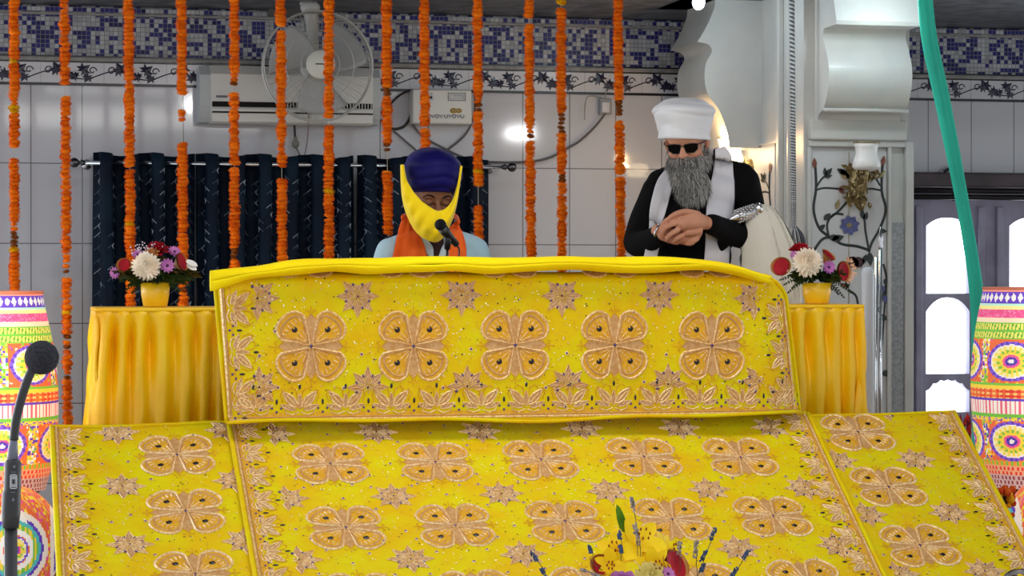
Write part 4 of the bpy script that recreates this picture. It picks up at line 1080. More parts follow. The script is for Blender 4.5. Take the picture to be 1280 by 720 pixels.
# red printed cloth lying around the right stand
def redc(u, v):
    a = u * 2 * PI; r = lerp(.14, .30, v); c_ = Vector((topR.x - .05, 8.72, 0)); z = lerp(.86, .34, v ** 1.2)
    r *= 1 + .12 * math.sin(a * 7 + v * 3)
    return Vector((c_.x + r * math.cos(a), c_.y + .16 + r * math.sin(a) * .9, z))
# pots
def pot(pxc, pyc, r_px, Y, rot, label):
    c_ = P(pxc, pyc, Y); s = (c_ - EYEV).dot(Vector((CS, CC, 0))) / F; r = r_px * s
    g = thing('round_pot', label, 'pot', (c_.x, Y, .33), 'round patterned pots')
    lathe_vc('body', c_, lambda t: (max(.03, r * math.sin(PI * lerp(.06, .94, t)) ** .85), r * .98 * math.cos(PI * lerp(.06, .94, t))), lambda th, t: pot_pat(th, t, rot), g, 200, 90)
    z = c_.z; MB().lathe([(.15, .33 - z), (.15, .345 - z), (.07, .36 - z), (.07, -r * .9)], c_, 30).build('stand', M_dkst, g)
    return c_
pot(0, 680, 76, 8.33, aL + .25, 'round pot with concentric ring pattern at lower left beneath the drum lamp')
pot(1330, 668, 76, 8.45, aL - .5, 'round orange patterned pot at lower right edge below the drum lamp')
# orange flower tuft between ramp and right pot
fc_ = thing('flower_bunch', 'small orange and red flower bunch tucked between ramp cloth and right drum lamp', 'flowers', (P(1252, 640, 8.24).x, 8.24, .33))
MB().tube([(P(1252, 640, 8.24).x, 8.24, .33), P(1250, 640, 8.24)], .02, 8).build('stem', M_dkst, fc_)
M_bor = mat('bunch_orange', (236, 110, 30), .7, rgb2=(200, 40, 20), scale=60); M_byl = mat('bunch_yellow', (240, 170, 20), .7)
for k in range(30):
    q = P(R.uniform(1236, 1268), R.uniform(608, 645), 8.24 + R.uniform(-.05, .05)); mb = MB(); mb.ball(q, R.uniform(.010, .018), seg=7); mb.build('blossom', M_bor if k % 4 else M_byl, fc_)
rc = thing('red_planter', 'dark red speckled foliage plant behind ramp cloth left of right drum lamp', 'plant', (P(1203, 540, 8.62).x, 8.62, .33))
MB().lathe([(.05, 0), (.075, .3), (.07, .3)], (P(1203, 540, 8.62).x, 8.62, .33), 24).build('pot', M_dkst, rc)
lv = MB()
for k in range(90):
    c0 = Vector((P(1203, 540, 8.62).x, 8.62, .6)); e = P(R.uniform(1194, 1214), R.uniform(514, 600), 8.62 + R.uniform(-.05, .05)); d = (e - c0).normalized(); sd = d.cross(Vector((0, 1, 0))).normalized() * .008
    b0 = e - d * .05; lv.add([b0, (b0 + e) / 2 + sd, e, (b0 + e) / 2 - sd], [[0, 1, 2, 3]], 0, False)
    if k % 4 == 0: lv.tube([c0 - Vector((0, 0, .05)), b0], .0015, 4)
lv.build('foliage', M_dred, rc)

# ================================================================== FLOWER ARRANGEMENTS
M_potY = mat('yellow_pot', (246, 196, 20), .4, coat=.2); M_mum = mat('cream_petals', (255, 250, 236), .6, rgb2=(250, 232, 212), scale=30); M_red = mat('crimson_petals', (140, 12, 28), .6, rgb2=(176, 26, 40), scale=20)
M_wrap = mat('bronze_wrap', (206, 140, 76), .5, rgb2=(170, 104, 50), scale=14); M_vio = mat('violet_petals', (176, 104, 176), .6, rgb2=(206, 130, 190), scale=20); M_fol = mat('dark_foliage', (28, 52, 26), .6, rgb2=(52, 70, 30), scale=30); M_brn = mat('brown_foliage', (96, 76, 34), .6, rgb2=(52, 60, 26), scale=30)
M_baby = mat('tiny_white_buds', (220, 206, 216), .6); M_whp = mat('white_petal', (240, 236, 232), .6); M_ctr = mat('flower_centre', (90, 50, 90), .6)
def frame_of(d):
    d = Vector(d).normalized(); a = d.cross(Vector((0, 0, 1)));
    if a.length < .01: a = Vector((1, 0, 0))
    a.normalize(); return a, d.cross(a).normalized() * -1, d
def petal(mb, c, a_dir, up, L, Wd, cup=.3, mi=0, n=5, base=.25):
    """petal from c along a_dir, curling toward up"""
    sd = Vector(a_dir).cross(up).normalized(); vs = []
    for i in range(n + 1):
        t = i / n; w_ = Wd * (base + (1 - base) * math.sin(PI * min(1, t * .85 + .1)))
        if i == n: w_ *= .35
        p_ = c + a_dir * (L * t) + up * (cup * L * t * t)
        vs += [p_ - sd * w_ + up * w_ * .25, p_ , p_ + sd * w_ + up * w_ * .25]
    fs = []
    for i in range(n):
        q = 3 * i; fs += [[q, q + 1, q + 4, q + 3], [q + 1, q + 2, q + 5, q + 4]]
    mb.add(vs, fs, mi)
def mum(c, r, d, m, par, nm='chrysanthemum', dense=1.0, lab=None):
    mb = MB(); a, b, d = frame_of(d); c = Vector(c); mb.ball(c, r * .55, seg=10)
    for ring in range(7):
        el = lerp(-.35, 1.35, ring / 6); n_ = max(5, int(20 * math.cos(max(0, el)) * dense))
        for k in range(n_):
            th = 2 * PI * (k + ring * .5) / n_ + R.uniform(-.08, .08); rad = a * math.cos(th) + b * math.sin(th)
            dr = (rad * math.cos(el) + d * math.sin(el)).normalized(); up = (d * math.cos(el) - rad * math.sin(el)).normalized()
            petal(mb, c + dr * r * .3, dr, up, r * .72 * R.uniform(.92, 1.08), r * .12, .28)
    return mb.build(nm, m, par, label=lab)
def rose(c, r, d, m, par, nm='rose', lab=None):
    mb = MB(); a, b, d = frame_of(d); c = Vector(c); mb.ball(c, (r * .5,) * 3, seg=10)
    for ring in range(5):
        n_ = (3, 4, 5, 6, 7)[ring]; rr_ = r * (.18 + .17 * ring)
        for k in range(n_):
            th = 2 * PI * k / n_ + ring * .7; rad = a * math.cos(th) + b * math.sin(th); el = lerp(1.3, .35, ring / 4)
            dr = (rad * math.cos(el) + d * math.sin(el)).normalized(); up = (d * math.cos(el) - rad * math.sin(el)).normalized()
            petal(mb, c + rad * rr_ * .5 - d * r * .2, dr, up, r * (.95 if ring < 3 else 1.0), r * .36, .3 - .12 * ring, base=.6)
    return mb.build(nm, m, par, label=lab)
def calla(c, r, d, m_in, m_out, par, lab=None, ln=1.6):
    """cone wrap with a coloured heart, opening toward d"""
    a, b, d = frame_of(d); c = Vector(c); mb = MB(); n = 20; vs = []; 
    for j in range(8):
        t = j / 7; rad = r * (.15 + .85 * t ** .8)
        for k in range(n):
            th = 2 * PI * k / n; lip = (.45 * math.cos(th) * r * t ** 3)
            vs.append(c - d * (r * ln * (1 - t)) + (a * math.cos(th) * .8 + b * math.sin(th)) * rad + d * lip * .8 + (a * math.cos(th)) * (.2 * r * t ** 6))
    fs = [[j * n + k, j * n + (k + 1) % n, (j + 1) * n + (k + 1) % n, (j + 1) * n + k] for j in range(7) for k in range(n)]
    mb.add(vs, fs, 0)
    inner = [c - d * r * .25] + [c + (a * math.cos(2 * PI * k / n) * .82 + b * math.sin(2 * PI * k / n)) * r * .88 + d * (.30 * math.cos(2 * PI * k / n) * r - .04 * r) for k in range(n)]
    mb.add(inner, [[0, 1 + k, 1 + (k + 1) % n] for k in range(n)], 1)
    return mb.build('wrapped_bloom', [m_out, m_in], par, label=lab)
def daisy(c, r, d, m, par, n_=11, nm='violet_blossom'):
    mb = MB(); a, b, d = frame_of(d); c = Vector(c)
    for ring in (0, 1):
        for k in range(n_):
            th = 2 * PI * (k + ring * .5) / n_; rad = a * math.cos(th) + b * math.sin(th)
            petal(mb, c, (rad + d * .25 * ring).normalized(), d, r * (1 - .2 * ring), r * .22, .15)
    mb.ball(c + d * r * .1, r * .2, 1, 8); return mb.build(nm, [m, M_ctr], par)
def fern(mb, p0, p1, sag, n_=14, L=.03, mi=0, w_=.003):
    p0, p1 = Vector(p0), Vector(p1); mid = (p0 + p1) / 2 + Vector((0, 0, sag)); sp = spline([p0, mid, p1], n_)
    mb.tube(sp, .0012, 4, mi)
    for i in range(2, n_ + 1):
        t = (sp[i] - sp[i - 1]).normalized(); sd = t.cross(Vector((0, 1, 0)))
        if sd.length < .1: sd = Vector((1, 0, 0))
        sd.normalize()
        for sg in (-1, 1):
            d = (sd * sg + t * .9 + Vector((0, R.uniform(-.4, .4), 0))).normalized(); q = sp[i] + d * L * (1.15 - i / n_); nn = d.cross(Vector((0, 1, 0))).normalized() * w_
            mb.add([sp[i], (sp[i] + q) / 2 + nn, q, (sp[i] + q) / 2 - nn], [[0, 1, 2, 3]], mi, False)
def foliage(mb, c, r, n_, mi=0, flat=.5, L=.035):
    for _ in range(n_):
        v = Vector((R.gauss(0, 1), R.gauss(0, 1), R.gauss(0, 1) * flat)).normalized() * r * R.uniform(.3, 1); v.z *= flat
        p_ = c + v; d = (v + Vector((0, 0, R.uniform(-.3, .3) * r))).normalized(); sd = d.cross(Vector((R.random(), R.random(), R.random())).normalized()).normalized() * L * .22
        mb.add([p_ - d * L * .5, p_ + sd, p_ + d * L * .6, p_ - sd], [[0, 1, 2, 3]], mi, False)

def arrangement(kind, Y, cx, top, zt, label):
    base = P(cx, 0, Y); base.z = zt
    g = thing('flower_arrangement', label, 'flower arrangement', base, 'yellow pot flower arrangements')
    D = lambda px, py, dy=0.0: P(px, py, Y + dy)
    s = (base - EYEV).dot(Vector((CS, CC, 0))) / F
    pm = MB(); hh = (top) * s; pm.lathe([(.014 / .014 * 14 * s, 0), (15 * s, .003), (17.5 * s, hh * .5), (18.5 * s, hh), (16.5 * s, hh), (15 * s, hh * .6), (.001, hh * .55)], base, 36)
    pm.build('pot', M_potY, g)
    return g, D, s
zL = P(180, 386, YB - .17).z + .006
YA_ = 8.50
g, D, s = arrangement('L', YA_, 194, 30, zL, 'flower arrangement in yellow pot on the left satin table, before navy curtain')
f1 = MB(); c0 = D(194, 348, 0)
foliage(f1, c0, .11, 320, 0, .35, .035); 
for (px, py) in ((150, 352), (158, 362), (165, 366), (225, 364), (236, 357), (242, 350), (176, 352), (215, 360)): fern(f1, c0, D(px, py, R.uniform(-.05, .03)), .012, 14, .028)
f1.build('foliage', M_fol, g)
f2 = MB(); foliage(f2, D(228, 342), .05, 90, 0, .4, .05); foliage(f2, D(160, 341), .045, 70, 0, .5, .045); foliage(f2, D(190, 322, .02), .05, 60, 0, .5, .03); f2.build('bronze_leaves', M_brn, g)
mum(D(183, 333, -.07), 18 * s, (-.05, -1, .15), M_mum, g, lab='large cream white bloom')
rose(D(197, 311.5, .0), 11.5 * s, (.05, -.5, .9), M_red, g, lab='crimson rose at the crown'); rose(D(190, 316, -.03), 7 * s, (-.2, -.6, .8), M_wrap, g)
calla(D(155, 331, -.02), 9 * s, (-.55, -.8, .25), M_red, M_wrap, g); calla(D(228, 327, -.03), 12 * s, (.45, -.8, .3), M_red, M_wrap, g, ln=1.4)
daisy(D(209, 332, -.08), 9.5 * s, (.1, -1, .1), M_vio, g); daisy(D(144, 341, 0), 8 * s, (-.6, -.8, 0), M_vio, g); daisy(D(218, 315, 0), 9 * s, (.3, -.7, .6), M_vio, g); daisy(D(172, 318, .01), 7 * s, (-.3, -.7, .6), M_vio, g)
w_ = MB(); petal(w_, D(233, 326, -.05), (D(248, 335, -.06) - D(233, 326, -.05)).normalized(), Vector((0, -.6, .8)), 16 * s, 5 * s, .1); petal(w_, D(234, 330, -.05), (D(246, 338, -.06) - D(234, 330, -.05)).normalized(), Vector((0, -.8, .3)), 14 * s, 4 * s, .1); w_.build('white_petal', M_whp, g)
bb = MB()
for k in range(80): bb.ball(D(R.gauss(182, 10), R.gauss(313, 4), R.uniform(-.03, .03)), R.uniform(.002, .004), seg=5)
bb.build('tiny_buds', M_baby, g)
zR = P(1040, 382, YB - .17).z + .006
g, D, s = arrangement('R', YA_, 1021, 26, zR, 'flower arrangement in yellow pot on the right satin table, before marble pillar')
f1 = MB(); c0 = D(1022, 344, 0); foliage(f1, c0, .10, 360, 0, .4, .035)
for (px, py) in ((985, 366), (990, 360), (980, 356), (1055, 372), (1064, 366), (1048, 368), (1062, 352), (975, 350), (994, 352), (1040, 362)): fern(f1, c0, D(px, py, R.uniform(-.05, .03)), .014, 15, .028)
f1.build('foliage', M_fol, g)
mum(D(1009, 328, -.07), 18.5 * s, (-.05, -1, .2), M_mum, g, lab='large cream white bloom')
rose(D(1001, 313, .0), 11 * s, (-.1, -.5, .9), M_red, g, lab='crimson rose at the crown')
calla(D(1036, 318, -.02), 10 * s, (.1, -.6, .75), M_red, M_wrap, g); calla(D(976, 333, -.03), 12.5 * s, (-.78, -.55, .35), M_red, M_wrap, g, ln=1.3); calla(D(1055, 339, -.05), 13 * s, (.15, -1, .1), M_red, M_wrap, g, ln=1.3)
daisy(D(1036, 334, -.08), 9 * s, (.05, -1, .1), M_vio, g); daisy(D(993, 319, -.03), 6 * s, (-.4, -.8, .4), M_vio, g)
fr_ = MB()
for k in range(90):
    a = R.uniform(-1.5, 1.5); q = D(1057 + math.cos(a) * R.uniform(6, 12), 338 - math.sin(a) * R.uniform(9, 16), R.uniform(-.05, .01)); petal(fr_, q, Vector((math.cos(a) + R.uniform(-.4, .4), -.4, math.sin(a) + R.uniform(-.4, .4))).normalized(), Vector((0, -1, 0)), .010, .0016, .1)
fr_.build('fringe', mat('peach_fringe', (244, 196, 160), .6), g)

# ---- front arrangement with lilies (cut by the lower frame edge)
YF_ = 6.55
t0 = P(806, 0, YF_); t0.z = 0
ft = thing('low_stand', 'low round stand in front of the ramp under the lily arrangement', 'stand', t0)
MB().lathe([(.16, 0), (.16, .02), (.03, .03), (.03, .28), (.15, .29), (.15, .31), (.001, .31)], t0, 32).build('pedestal', M_wood, ft)
base = Vector((t0.x, t0.y, .31)); g = thing('flower_arrangement', 'yellow lily and lavender arrangement at bottom centre in front of the big cloth', 'flower arrangement', base)
D = lambda px, py, dy=0.0: P(px, py, YF_ + dy); s = (base - EYEV).dot(Vector((CS, CC, 0))) / F
MB().lathe([(.05, 0), (.06, .01), (.075, .15), (.07, .15), (.05, .05)], base, 28).build('pot', M_potY, g)
f1 = MB(); foliage(f1, D(806, 745), .10, 320, 0, .5, .04)
for (a, b_) in (((806, 740), (880, 735)), ((806, 740), (735, 735)), ((806, 740), (760, 728)), ((806, 740), (850, 726))): fern(f1, D(*a), D(*b_, -.03), .01, 12, .03)
f1.build('foliage', M_fol, g)
M_lily = mat('lily_petals', (255, 224, 34), .5, rgb2=(252, 206, 20), scale=10); M_stam = mat('lily_stamen', (150, 80, 20), .6)
def lily(c, r, d, lab=None, cup=.15):
    mb = MB(); a, b, d = frame_of(d); c = Vector(c)
    for k in range(6):
        th = 2 * PI * k / 6 + .3; rad = a * math.cos(th) + b * math.sin(th)
        dr = (rad + d * (.55 if k % 2 else .4)).normalized(); up = (d - rad * .5).normalized()
        petal(mb, c - d * r * .4, dr, up, r * 1.15, r * (.38 if k % 2 else .30), -cup, n=8, base=.3)
    for k in range(6):
        th = 2 * PI * k / 6; rad = a * math.cos(th) + b * math.sin(th); e = c + d * r * .55 + rad * r * .22
        mb.tube([c - d * r * .2, e], .0012, 4, 0); mb.ball(e, (.003, .003, .005), 1, 6)
    return mb.build('lily', [M_lily, M_stam], g, label=lab)
lily(D(800, 676, -.06), 33 * s, (.1, -.8, .55)); lily(D(772, 688, -.03), 28 * s, (-.5, -.7, .4)); lily(D(834, 690, -.02), 26 * s, (.6, -.6, .35)); lily(D(765, 706, -.08), 20 * s, (-.4, -.9, .05)); lily(D(818, 706, -.10), 22 * s, (.1, -1, .1))
M_lilyw = mat('pale_lily', (240, 226, 150), .5)
mum(D(812, 722, -.11), 20 * s, (0, -.9, .4), M_lilyw, g, nm='pale_bloom')
calla(D(846, 706, -.08), 21 * s, (.15, -.85, .5), M_red, M_wrap, g, ln=1.0, lab='dark red bloom'); calla(D(752, 706, -.06), 14 * s, (-.35, -.8, .5), M_red, M_wrap, g, ln=1.0)
rose(D(780, 731, -.12), 17 * s, (-.1, -.6, .8), M_vio, g, lab='violet bloom with dark heart'); daisy(D(835, 718, -.12), 10 * s, (.2, -.8, .5), M_vio, g)
lf = MB(); petal(lf, D(783, 672, .0), (D(768, 630, 0) - D(783, 672, 0)).normalized(), Vector((.3, -1, 0)).normalized(), 44 * s, 6 * s, .12, n=8)
lf.build('green_leaf', mat('lily_leaf', (96, 140, 30), .5, rgb2=(60, 110, 24), scale=20), g)
M_lav = mat('lavender_spikes', (84, 98, 140), .7, rgb2=(52, 74, 92), scale=80); M_lavp = mat('pale_spikes', (176, 164, 150), .7, rgb2=(130, 120, 130), scale=80); M_stem = mat('thin_stem', (70, 84, 50), .6)
for (px, py, bx, by, m_, segs) in ((774, 664, 778, 706, M_lav, 2), (790, 622, 798, 700, M_lavp, 2), (895, 660, 866, 726, M_lav, 2), (936, 688, 902, 740, M_lav, 3), (850, 678, 846, 720, M_lavp, 1), (737, 682, 742, 705, M_lav, 1), (664, 690, 694, 740, M_lav, 2), (871, 675, 866, 730, M_lavp, 1), (797, 662, 800, 712, M_lavp, 1), (727, 712, 760, 725, M_lavp, 2), (880, 704, 870, 735, M_lav, 1)):
    mb = MB(); a, b_ = D(px, py, -.1), D(bx, by, -.08); pts = spline([a, (a + b_) / 2 + Vector((.005, 0, 0)), b_, D(806, 750)], 16); mb.tube(pts, .0011, 4, 1)
    for sgi in range(segs):
        t0_ = sgi * .42
        for k in range(26):
            t = t0_ + R.random() * (.22 if segs > 1 else .4); q = a.lerp(b_, min(1, t)); an = R.uniform(0, 6.28)
            mb.ball(q + Vector((math.cos(an) * .005, math.sin(an) * .005, 0)), (.0028, .0028, .0042), 0, 5)
    mb.build('lavender_sprig', [m_, M_stem], g)

# ================================================================== MICROPHONES
M_foam = mat('black_foam', (46, 46, 52), .95, rgb2=(62, 62, 70), scale=300, bump=.9, bscale=500); M_mblk = mat('mic_black', (24, 24, 27), .45); M_mgr = mat('mic_grey', (96, 98, 112), .4, .3)
YM = 2.9
gm = thing('gooseneck_microphone', 'black foam gooseneck microphone on stand at the left front', 'microphone', (P(14, 600, YM).x, YM, 0))
Mq = lambda px, py, dy=0: P(px, py, YM + dy)
sm_ = 2.82 / F
fo = MB(); fo.ball(Mq(52, 447), (21.5 * sm_, 21.5 * sm_, 21.5 * sm_), seg=40)
for i, v in enumerate(fo.v): fo.v[i] = v + (v - Mq(52, 447)).normalized() * noise.noise(v * 900) * .0006
fo.build('foam_windscreen', M_foam, gm)
MB().tube(spline([Mq(40, 462), Mq(33, 478), Mq(26, 500), Mq(20, 525), Mq(17, 550)], 24), [5.6 * sm_ + (.0003 if i % 2 else 0) for i in range(25)], 14).build('gooseneck', M_mblk, gm)
MB().tube([Mq(17, 545), Mq(16, 560), Mq(15, 580)], [4 * sm_, 6.2 * sm_, 7.4 * sm_], 16).build('sleeve', M_mgr, gm)
bd = MB(); bd.tube([Mq(16, 574), Mq(16, 578), Mq(15, 612), Mq(14, 616), Mq(13, 642), Mq(13, 660)], [7 * sm_, 10.6 * sm_, 10.8 * sm_, 11.5 * sm_, 11.8 * sm_, 10 * sm_], 20); gmb = bd.build('body', M_mblk, gm)
sw = MB(); q = Mq(16.5, 602, -11.5 * sm_); h_ = Vector((4.4 * sm_, .0008, 9 * sm_)); frame(sw, q.x - h_.x, q.z - h_.z, q.x + h_.x, q.z + h_.z, q.y, 1.0 * sm_)
sw.box(q - Vector((h_.x * .75, .0, h_.z * .8)), q + Vector((h_.x * .75, .001, h_.z * .8)), 0); sw.box(q + Vector((-h_.x * .35, -.0012, -h_.z * .35)), q + Vector((h_.x * .35, .0, h_.z * .3)), 1)
sw.build('switch', [mat('switch_grey', (176, 178, 182), .4), M_mblk], gmb)
mk = MB(); q2 = Mq(17.5, 583.5, -10.9 * sm_); mk.ball(q2, (1.6 * sm_, .0006, 2 * sm_), seg=8)
for dx in (-2.2, -.8, .8, 2.2): mk.box(Mq(16.5 + dx - .5, 591.5, -11.1 * sm_), Mq(16.5 + dx + .4, 589.5, -11.4 * sm_))
q3 = Mq(16, 625, -11.7 * sm_); mk.ball(q3, (1.6 * sm_, .0006, 2.4 * sm_), seg=8); mk.box(Mq(13, 616, -11.4 * sm_), Mq(18.5, 615, -11.8 * sm_)); mk.build('printed_mark', M_mgr, gmb)
e_ = Mq(13, 655); MB().tube([(e_.x, YM, 0.02), (e_.x, YM, e_.z)], .008, 12).build('pole', M_mblk, gm); MB().lathe([(.13, 0), (.13, .012), (.03, .03), (.01, .05)], (e_.x, YM, 0), 36).build('base', M_mblk, gm)

YH = 8.42
hm = thing('vocal_microphone', 'black handheld microphone on chrome stand before the singer', 'microphone', (P(566, 400, YH).x, YH, .33))
H_ = lambda px, py, dy=0: P(px, py, YH + dy)
sh = 8.6 / F
hd = MB(); hd.ball(H_(550.5, 281, -.02), (7.4 * sh,) * 3, seg=20); hd.build('grille', mat('mic_mesh', (32, 32, 36), .5, .4, bump=.8, bscale=600), hm)
MB().tube([H_(553, 285, -.015), H_(557, 290, -.01), H_(571, 306, .02)], [6.6 * sh, 6 * sh, 4 * sh], 16).build('handle', M_mblk, hm)
MB().tube(spline([H_(570, 305, .02), H_(574, 312, .03), H_(573, 325, .03), H_(569, 345, .03), H_(567, 400, .05)], 20), .0035, 6).build('cable', M_mblk, hm)
MB().tube([H_(559, 290, 0), H_(559.5, 300, 0), H_(559, 312, 0)], [5 * sh, 5 * sh, 3.6 * sh], 12).build('clip', M_mblk, hm)
b0 = H_(559, 310); MB().tube([(b0.x, YH, .34), (b0.x, YH, b0.z)], .006, 12).build('stand_pole', M_chrome, hm); MB().lathe([(.09, 0), (.09, .012), (.02, .02)], (b0.x, YH, .33), 28).build('base', M_mblk, hm)

# steel bowl at the lower right corner
YW = 6.9
c_ = P(1282, 728, YW); bw = thing('steel_bowl', 'round dark-rimmed steel bowl of yellow petals at the lower right corner', 'bowl', c_)
cc = c_ - Vector((0, 0, .04)); MB().lathe([(.03, -.05), (.06, -.035), (.078, .0), (.081, .04), (.076, .04), (.072, .005), (.001, -.02)], cc, 40, M=Matrix.Rotation(.55, 3, 'X')).build('bowl', mat('dark_steel', (120, 112, 110), .25, .9), bw)
pb = MB()
for k in range(130):
    a = R.uniform(0, 6.28); rr_ = .068 * math.sqrt(R.random()); v = Matrix.Rotation(.55, 3, 'X') @ Vector((math.cos(a) * rr_, math.sin(a) * rr_, .022 + R.uniform(0, .012))); pb.ball(cc + v, (.008, .008, .004), seg=6)
pb.build('petal_heap', M_lily, bw); bw.children[1]['kind'] = 'stuff'
MB().lathe([(.12, 0), (.12, .02), (.02, .03), (.02, cc.z - .085), (.04, cc.z - .072), (.001, cc.z - .072)], (cc.x, cc.y, 0), 28).build('low_stand', M_dkst, label='slender dark stand under the steel bowl at lower right', cat='stand')
# ================================================================== PEOPLE
def mskin(name, rgb, rgb2): 
    m = mat(name, rgb, .55, rgb2=rgb2, scale=7)
    b = m.node_tree.nodes['Principled BSDF']; b.inputs['Subsurface Weight'].default_value = .08; b.inputs['Subsurface Radius'].default_value = (.02, .008, .004)
    return m
M_skB = mskin('skin_brown', (142, 100, 78), (126, 86, 66)); M_skM = mskin('skin_light', (212, 156, 128), (198, 138, 112))
M_brow = mat('dark_hair', (24, 18, 18), .8); M_lash = mat('eye_line', (30, 18, 16), .8)
def limb(mb, pts, rs, seg=14, sub=10, flat=1.0):
    sp = spline(pts, sub * (len(pts) - 1)); rr_ = [interp([(r,) for r in rs], i / (len(sp) - 1))[0] for i in range(len(sp))]
    mb.tube(sp, rr_, seg, flat=flat); mb.ball(sp[0], rr_[0] * .99, seg=seg); mb.ball(sp[-1], rr_[-1] * .99, seg=seg)
def head_prims(mb, H, k=1.0, beard=False):
    """H: 4x4 head frame, local -y faces forward, origin between the eyes' depth"""
    T = lambda x, y, z: H @ Vector((x * k, y * k, z * k)); R3 = H.to_3x3()
    def el(x, y, z, a, b, c): mb.ball(T(x, y, z), (a * k, b * k, c * k), seg=24, M=R3)
    el(0, .012, .035, .076, .094, .085); el(0, -.018, -.042, .060, .068, .062); el(0, -.060, -.088, .024, .022, .020)
    el(0, -.055, .035, .060, .036, .045)
    for sx in (-1, 1):
        el(sx * .036, -.058, -.022, .028, .028, .030); el(sx * .032, -.072, .022, .026, .014, .010); el(sx * .030, -.070, .004, .0165, .0125, .0105)
        el(sx * .078, .012, -.008, .010, .020, .032); el(sx * .011, -.098, -.026, .008, .010, .008)
        el(sx * .045, -.03, -.06, .022, .04, .03)
    mb.tube([T(0, -.080, .012), T(0, -.092, -.006), T(0, -.107, -.024)], [.008 * k, .009 * k, .0125 * k], 12)
    mb.ball(T(0, -.104, -.026), .0125 * k, seg=12)
    el(0, -.082, -.048, .026, .014, .014); el(0, -.092, -.0475, .020, .0065, .0045); el(0, -.090, -.0565, .018, .0075, .0055)
def hair_strands(mb, roots, L, down, r=.0012, mi=0, rr=R, curl=.15):
    for p_, n_ in roots:
        l = L * rr.uniform(.6, 1.05); d = (n_ * .5 + down + Vector((rr.uniform(-curl, curl), rr.uniform(-curl, curl), rr.uniform(-curl, curl)))).normalized(); q = p_ + d * l * .5; e = q + (d * .5 + down).normalized() * l * .5 + Vector((rr.uniform(-curl, curl), rr.uniform(-curl, curl), 0)) * l * .4
        s_ = d.cross(Vector((0, 1, 0)));
        if s_.length < .05: s_ = Vector((1, 0, 0))
        s_ = s_.normalized() * r
        mb.add([p_ - s_, p_ + s_, q - s_ * .8, q + s_ * .8, e], [[0, 1, 3, 2], [2, 3, 4]], mi, True)

# ------------------------------------------------ seat for the singer
sx0 = P(540, 300, 8.75).x
seat = thing('seat_platform', 'low cushioned platform seat behind the altar under the singer', 'seat', (sx0, 8.78, .33))
MB().box((sx0 - .45, 8.52, .33), (sx0 + .45, 9.12, .97), bev=.01).build('base', M_wood, seat); MB().box((sx0 - .44, 8.53, .97), (sx0 + .44, 9.11, 1.055), bev=.03).build('cushion', M_vel, seat)
# ------------------------------------------------ singer
YBY = 8.80
B = lambda px, py, dy=0.0: P(px, py, YBY + dy)
boy = thing('person', 'seated singer in dark blue turban, yellow face cloth, orange scarf and pale blue shirt', 'person', (sx0, YBY, 1.08))
k = 1.10
HB = Matrix.Translation(B(538, 247, -.0)) @ Matrix.Rotation(math.radians(7), 4, 'Z') @ Matrix.Rotation(math.radians(17), 4, 'X') @ Matrix.Rotation(math.radians(2), 4, 'Y')
body = MB(); head_prims(body, HB, k)
limb(body, [B(542, 262, .03), B(543, 285, .05), B(543, 300, .06)], [.058, .056, .062])
hip = B(542, 452, .08)
def ell(mb, c, r): mb.ball(c, r, seg=24)
def ftorso(mb, gr):
    for (px, py, rx, ry, rz_) in ((543, 322, .165, .085, .06), (543, 350, .15, .10, .10), (542, 395, .135, .10, .11), (542, 440, .15, .11, .09)): ell(mb, B(px, py, .06), (rx + gr, ry + gr, rz_ + gr))
    limb(mb, [B(495, 311, .06), B(543, 300, .06), B(590, 310, .06)], [.045 + gr, .05 + gr, .045 + gr])
armsB = ([B(487, 315, .06), B(474, 370, .04), B(500, 415, -.12)], [B(594, 314, .06), B(606, 370, .04), B(580, 415, -.12)])
ftorso(body, -.012)
for a in armsB: limb(body, a, [.04, .034, .024])
for sgn, a in ((1, armsB[0]), (-1, armsB[1])):   # resting hands with five fingers
    w_ = a[-1]; d = Vector((.5 * sgn, -.8, -.2)).normalized(); sd = Vector((.8 * sgn, .5, 0)).normalized() * -1
    limb(body, [w_, w_ + d * .05, w_ + d * .09], [.024, .030, .026], flat=.6)
    for i in range(4):
        b_ = w_ + d * .09 + sd * (.0165 * (i - 1.5)); L = (.062, .072, .068, .052)[i]
        limb(body, [b_, b_ + d * L * .5, b_ + d * L * .9 + Vector((0, 0, -.02))], [.009, .008, .007], 8, 4)
    limb(body, [w_ + d * .03 - sd * .025, w_ + d * .06 - sd * .045, w_ + d * .085 - sd * .045], [.011, .010, .008], 8, 4)
kneeL, kneeR = Vector((sx0 - .30, YBY - .12, 1.16)), Vector((sx0 + .30, YBY - .12, 1.16))
def legsB(mb, g):
    for kn, sg in ((kneeL, -1), (kneeR, 1)):
        limb(mb, [hip + Vector((sg * .08, 0, -.01)), kn], [.085 + g, .065 + g]); limb(mb, [kn, Vector((sx0 + sg * -.02, YBY - .17, 1.135 + g))], [.058 + g, .04 + g])
legsB(body, -.008)
for sg in (-1, 1): limb(body, [Vector((sx0 - sg * .02, YBY - .17, 1.13)), Vector((sx0 - sg * .12, YBY - .19, 1.12))], [.036, .026], flat=.7)
bodyr = remesh(body, .0045, 3)
